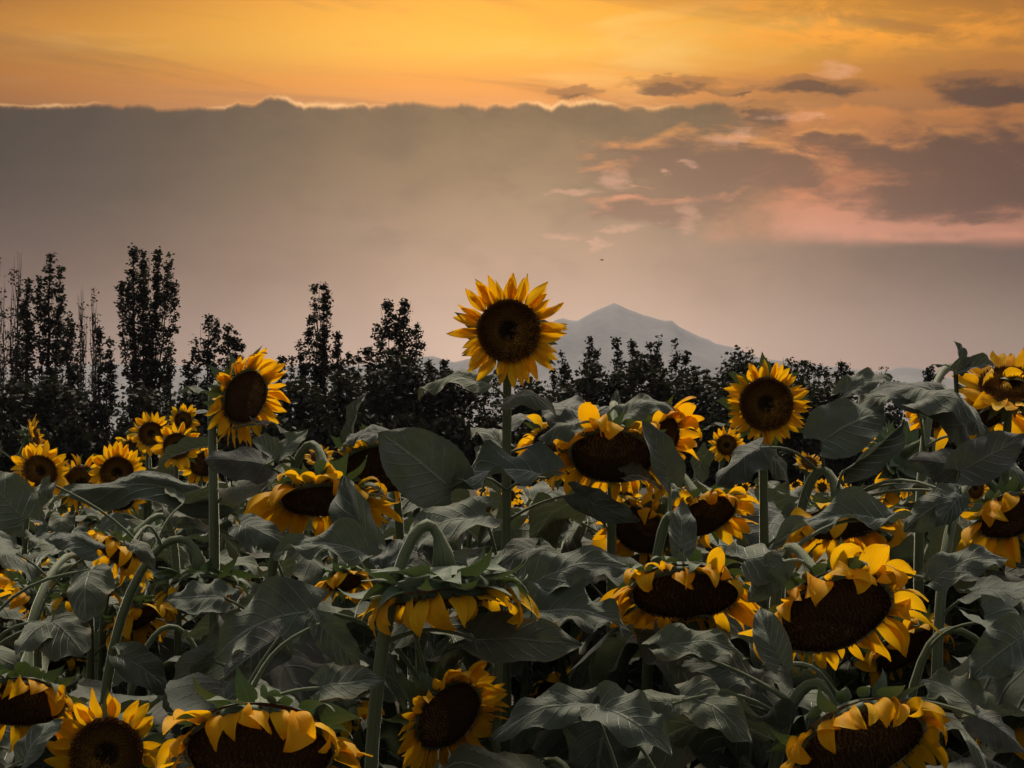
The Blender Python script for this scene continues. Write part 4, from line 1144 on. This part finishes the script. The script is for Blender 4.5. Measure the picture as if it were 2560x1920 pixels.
# ------------------------------------------------------------------ the rest of the crop
def side_word(px):
    return ['at the left edge', 'in the left quarter', 'left of the middle', 'in the middle', 'right of the middle', 'in the right quarter', 'at the right edge'][max(0, min(6, int((px + 200) / 2960 * 7)))]
FG = 'crowded sunflower plants filling the field'
SMALL = ['with drooping leaves', 'with ruffled leaves', 'with folded leaves', 'with broad leaves', 'with curled leaves', 'with turned leaves']
cands = []
gy = 1.75
gR = random.Random(5)
while gy < 8.4:
    half = gy * 0.47 + 0.25
    step = 0.30 + gy * 0.020
    x = -half
    while x < half:
        cands.append((x + gR.uniform(-0.12, 0.12), gy + gR.uniform(-0.13, 0.13)))
        x += step
    gy += 0.32 + gy * 0.024
hero_xy = [(r.location.x, r.location.y) for r, p in STEMS.values()]
near_names = {}
seen_lab = {}
fill_n = 0
for ci, (x, y) in enumerate(cands):
    if any((x - a) ** 2 + (y - b) ** 2 < 0.17 ** 2 for a, b in hero_xy): continue
    g = random.Random(7000 + ci)
    gz = ground_z(x, y)
    H = g.gauss(1.45, 0.06) if y > 2.6 else g.gauss(1.32, 0.05)
    if y < 2.1: H = g.gauss(1.16, 0.05)
    H = min(H, 1.58)
    if x > 0.9 * y * 0.36 and 2.4 < y < 5: H += 0.08
    azd = g.gauss(20, 45); tilt = g.uniform(-78, -25) if g.random() < 0.72 else g.uniform(-15, 25)
    if tilt > -15 and y < 5: tilt = -50
    nrm = face_dir(azd, tilt)
    Rd = g.uniform(0.055, 0.085)
    head = Vector((x, y, gz + H)) + Vector((nrm.x, nrm.y, 0)) * 0.15
    px, py, d = proj(head)
    noflower = y < 2.3 or blocked(head, Rd + 0.05) or g.random() < (0.72 if y < 4.5 else 0.62)
    if noflower:
        # the bloom faces away, low among the leaves
        for dz in (0.0, 0.12, 0.25, 0.38, 0.5):
            h2 = head - Vector((0, 0, dz))
            if not blocked(h2, Rd + 0.04): break
        head = h2
        azd = g.uniform(90, 250); tilt = g.uniform(-80, -40)
        if head.z - gz < 0.8: continue
    tr_ = 0
    while tr_ < 6 and (blocked(Vector((x, y, head.z + 0.10)), 0.03) or blocked(Vector((x, y, head.z - 0.06)), 0.02) or blocked(head, 0.06)):
        head = head - Vector((0, 0, 0.12)); tr_ += 1
    if head.z - gz < 0.75: continue
    hgt = 'tall' if H > 1.47 else ('short' if H < 1.38 else 'mid-height')
    nearest = min(range(len(HERO)), key=lambda k: (HERO[k][1] - px) ** 2 + (HERO[k][2] - py) ** 2 * 1.5)
    ref = {0: 'highest bloom', 1: 'tilted bloom', 2: 'round open bloom', 15: 'wide brown disc', 24: 'huge oval disc', 26: 'largest right-hand bloom', 30: 'bract-covered head', 31: 'huge nodding bloom', 29: 'lowest middle bloom',
           25: 'thick arching stem', 34: 'pale arching stem', 43: 'spent head on the left', 19: 'raised right-edge bloom', 11: 'left trio', 4: 'left cluster', 32: 'evenly spread lower bloom', 35: 'sparse drooping bloom',
           40: 'long-petalled right-edge bloom', 37: 'limp-petalled bloom', 22: 'shaggy bloom', 23: 'right-flaring bloom', 28: 'stubby-petalled bloom', 39: 'dim shaded bloom', 13: 'broad upright leaf', 38: 'small drooping bloom',
           27: 'overlapping nodding bloom', 33: 'left-edge nodding bloom', 36: 'shaded left bloom', 9: 'windswept blooms', 16: 'fanned petals', 17: 'small round-headed bloom', 12: 'small upward bloom'}.get(nearest, side_word(HERO[nearest][1]).replace('in the ', '').replace('at the ', '').replace(' of the ', ' ') + ' group')
    hx, hy = HERO[nearest][1], HERO[nearest][2]
    rel = ('left of' if px < hx - 40 else 'right of' if px > hx + 40 else ('below' if py > hy else 'above'))
    if tilt > -15 and not noflower: fl = 'open-faced'
    elif not noflower: fl = 'nodding'
    else: fl = 'leafy'
    dist = 'close ' if y < 3 else ('' if y < 5.5 else ('farther back ' if y < 8 else 'distant '))
    base_lab = f'{hgt} {fl} sunflower {dist}{rel} the {ref} {SMALL[ci % 6]}'
    key = base_lab
    if key in seen_lab:
        for alt in SMALL + ['with a leaning stem', 'with leaves overlapping its neighbour', 'with half-hidden yellow rays', 'with ragged leaves', 'partly screened by a leaf', 'with slender stem', 'with dull grey leaves']:
            key = base_lab.split(' with ')[0] + ' ' + alt
            if key not in seen_lab: break
    seen_lab[key] = 1
    near = d < 6.0
    sunflower(key, head, azd, tilt, Rd, plen=g.uniform(0.05, 0.068), npet=8 if noflower else g.randint(20, 28), seed=9000 + ci, detail=1 if near else 0,
              nleaf=(14 if y < 4 else 11 if y < 5.5 else 7), leafz=(0.66 if y < 3 else 0.74, 1.06), leaf_L=(0.20, 0.36), loose=g.uniform(0.3, 1.0), group=FG, guard=False, nbr=18, stem_r=0.009)
    fill_n += 1
build_hero_leaves()
for a in RANDOM_LEAVES: random_leaves(*a)

# ------------------------------------------------------------------ far part of the crop, too many and too small to count
def far_field():
    g = random.Random(21)
    lv, lf_, lm = [], [], []
    def add(vs, fs, mi):
        o = len(lv); lv.extend(vs); lf_.extend(tuple(i + o for i in q) for q in fs); lm.extend([mi] * len(fs))
    y = 8.3
    while y < 24:
        half = y * 0.46 + 0.4
        x = -half
        while x < half:
            cx, cy = x + g.uniform(-.15, .15), y + g.uniform(-.15, .15)
            gz = ground_z(cx, cy); H = g.gauss(1.42, 0.07)
            for k in range(6):
                an = g.uniform(0, 6.28); z0 = gz + H * g.uniform(0.6, 0.98); L = g.uniform(0.16, 0.26); pit = g.uniform(-1.0, 0.2)
                o = Vector((math.cos(an), math.sin(an), 0)); s = Vector((-o.y, o.x, 0)); d = o * math.cos(pit) + Vector((0, 0, math.sin(pit)))
                b = Vector((cx, cy, z0)) + o * 0.08; c2 = b + d * L * 0.45 + Vector((0, 0, 0.02)); t = b + d * L
                add([b, c2 + s * L * 0.4 - Vector((0, 0, .02)), t, c2 - s * L * 0.4 - Vector((0, 0, .02)), c2], [(0, 1, 4), (1, 2, 4), (2, 3, 4), (3, 0, 4)], 0)
            if g.random() < 0.74: x += 0.42 + y * 0.006; continue
            n = face_dir(g.gauss(15, 40), g.uniform(-60, 20)); up = Vector((0, 0, 1)); ey = (up - n * n.z).normalized(); ex = ey.cross(n)
            hc = Vector((cx, cy, gz + H + g.uniform(-0.05, 0.1))) + n * 0.08; r1, r2 = 0.06, 0.115
            ring = [hc + (ex * math.cos(a) + ey * math.sin(a)) * r1 for a in (k * math.pi / 4 for k in range(8))]
            add([hc + n * 0.012] + ring, [(0, 1 + k, 1 + (k + 1) % 8) for k in range(8)], 1)
            pv, pf = [], []
            for k in range(11):
                a = k * 2 * math.pi / 11 + g.uniform(-.1, .1); rd = ex * math.cos(a) + ey * math.sin(a); sd = ey * math.cos(a) - ex * math.sin(a); q = len(pv)
                pv += [hc + rd * r1 * 0.95, hc + rd * 0.085 + sd * 0.02, hc + rd * r2 * g.uniform(.85, 1.1) + n * g.uniform(-.01, .03), hc + rd * 0.085 - sd * 0.02]; pf.append((q, q + 1, q + 2, q + 3))
            add(pv, pf, 2)
            st_ = Vector((cx, cy, gz)); tp = hc - n * 0.02
            add([st_ + Vector((0.012, 0, 0)), st_ - Vector((0.012, 0, 0)), tp - Vector((0.010, 0, 0)), tp + Vector((0.010, 0, 0)), st_ + Vector((0, 0.012, 0)), tp + Vector((0, 0.01, 0))], [(0, 1, 2, 3), (0, 4, 5, 3), (4, 1, 2, 5)], 3)
            x += 0.42 + y * 0.006
        y += 0.5 + y * 0.006
    uv = [(0.3, 0.5)] * len(lv)
    me = mk_mesh('distant_sunflowers', lv, lf_, [M['leaf'], M['disc'], M['petal'], M['stem']], uv, smooth=False, midx=lm)
    props(link('distant_sunflowers', me), 'far rows of sunflowers merging before the trees', 'sunflower field', kind='stuff')
far_field()

# ------------------------------------------------------------------ bird
def bird():
    p = at(1505, 650, 120)
    root = props(link('bird', None, mat=Matrix.Translation(p)), 'tiny dark bird gliding in the pale sky above the mountain', 'bird')
    pts = [Vector((-0.20 + 0.05 * k, 0, 0.01 * math.sin(k))) for k in range(9)]
    v, f, u = tube(pts, [0.004, 0.03, 0.042, 0.045, 0.04, 0.035, 0.034, 0.026, 0.006], 8)
    link('body', mk_mesh('body', v, f, M['bird'], u), root)
    for s in (-1, 1):
        v, f, u = grid(lambda a, b: Vector((a * 0.07 * (1 - b * 0.75) - 0.05 * b * b, s * b * 0.42, 0.05 * math.sin(b * 2.6) + 0.01 * (1 - a * a))), 4, 6)
        link('wing', mk_mesh('wing', v, f, M['bird'], u), root)
    v, f, u = grid(lambda a, b: Vector((-0.19 - 0.1 * b, a * (0.02 + 0.03 * b), 0.0)), 2, 2)
    link('tail', mk_mesh('tail', v, f, M['bird'], u), root)
bird()
print('fillers', fill_n, 'objects', len(bpy.data.objects))
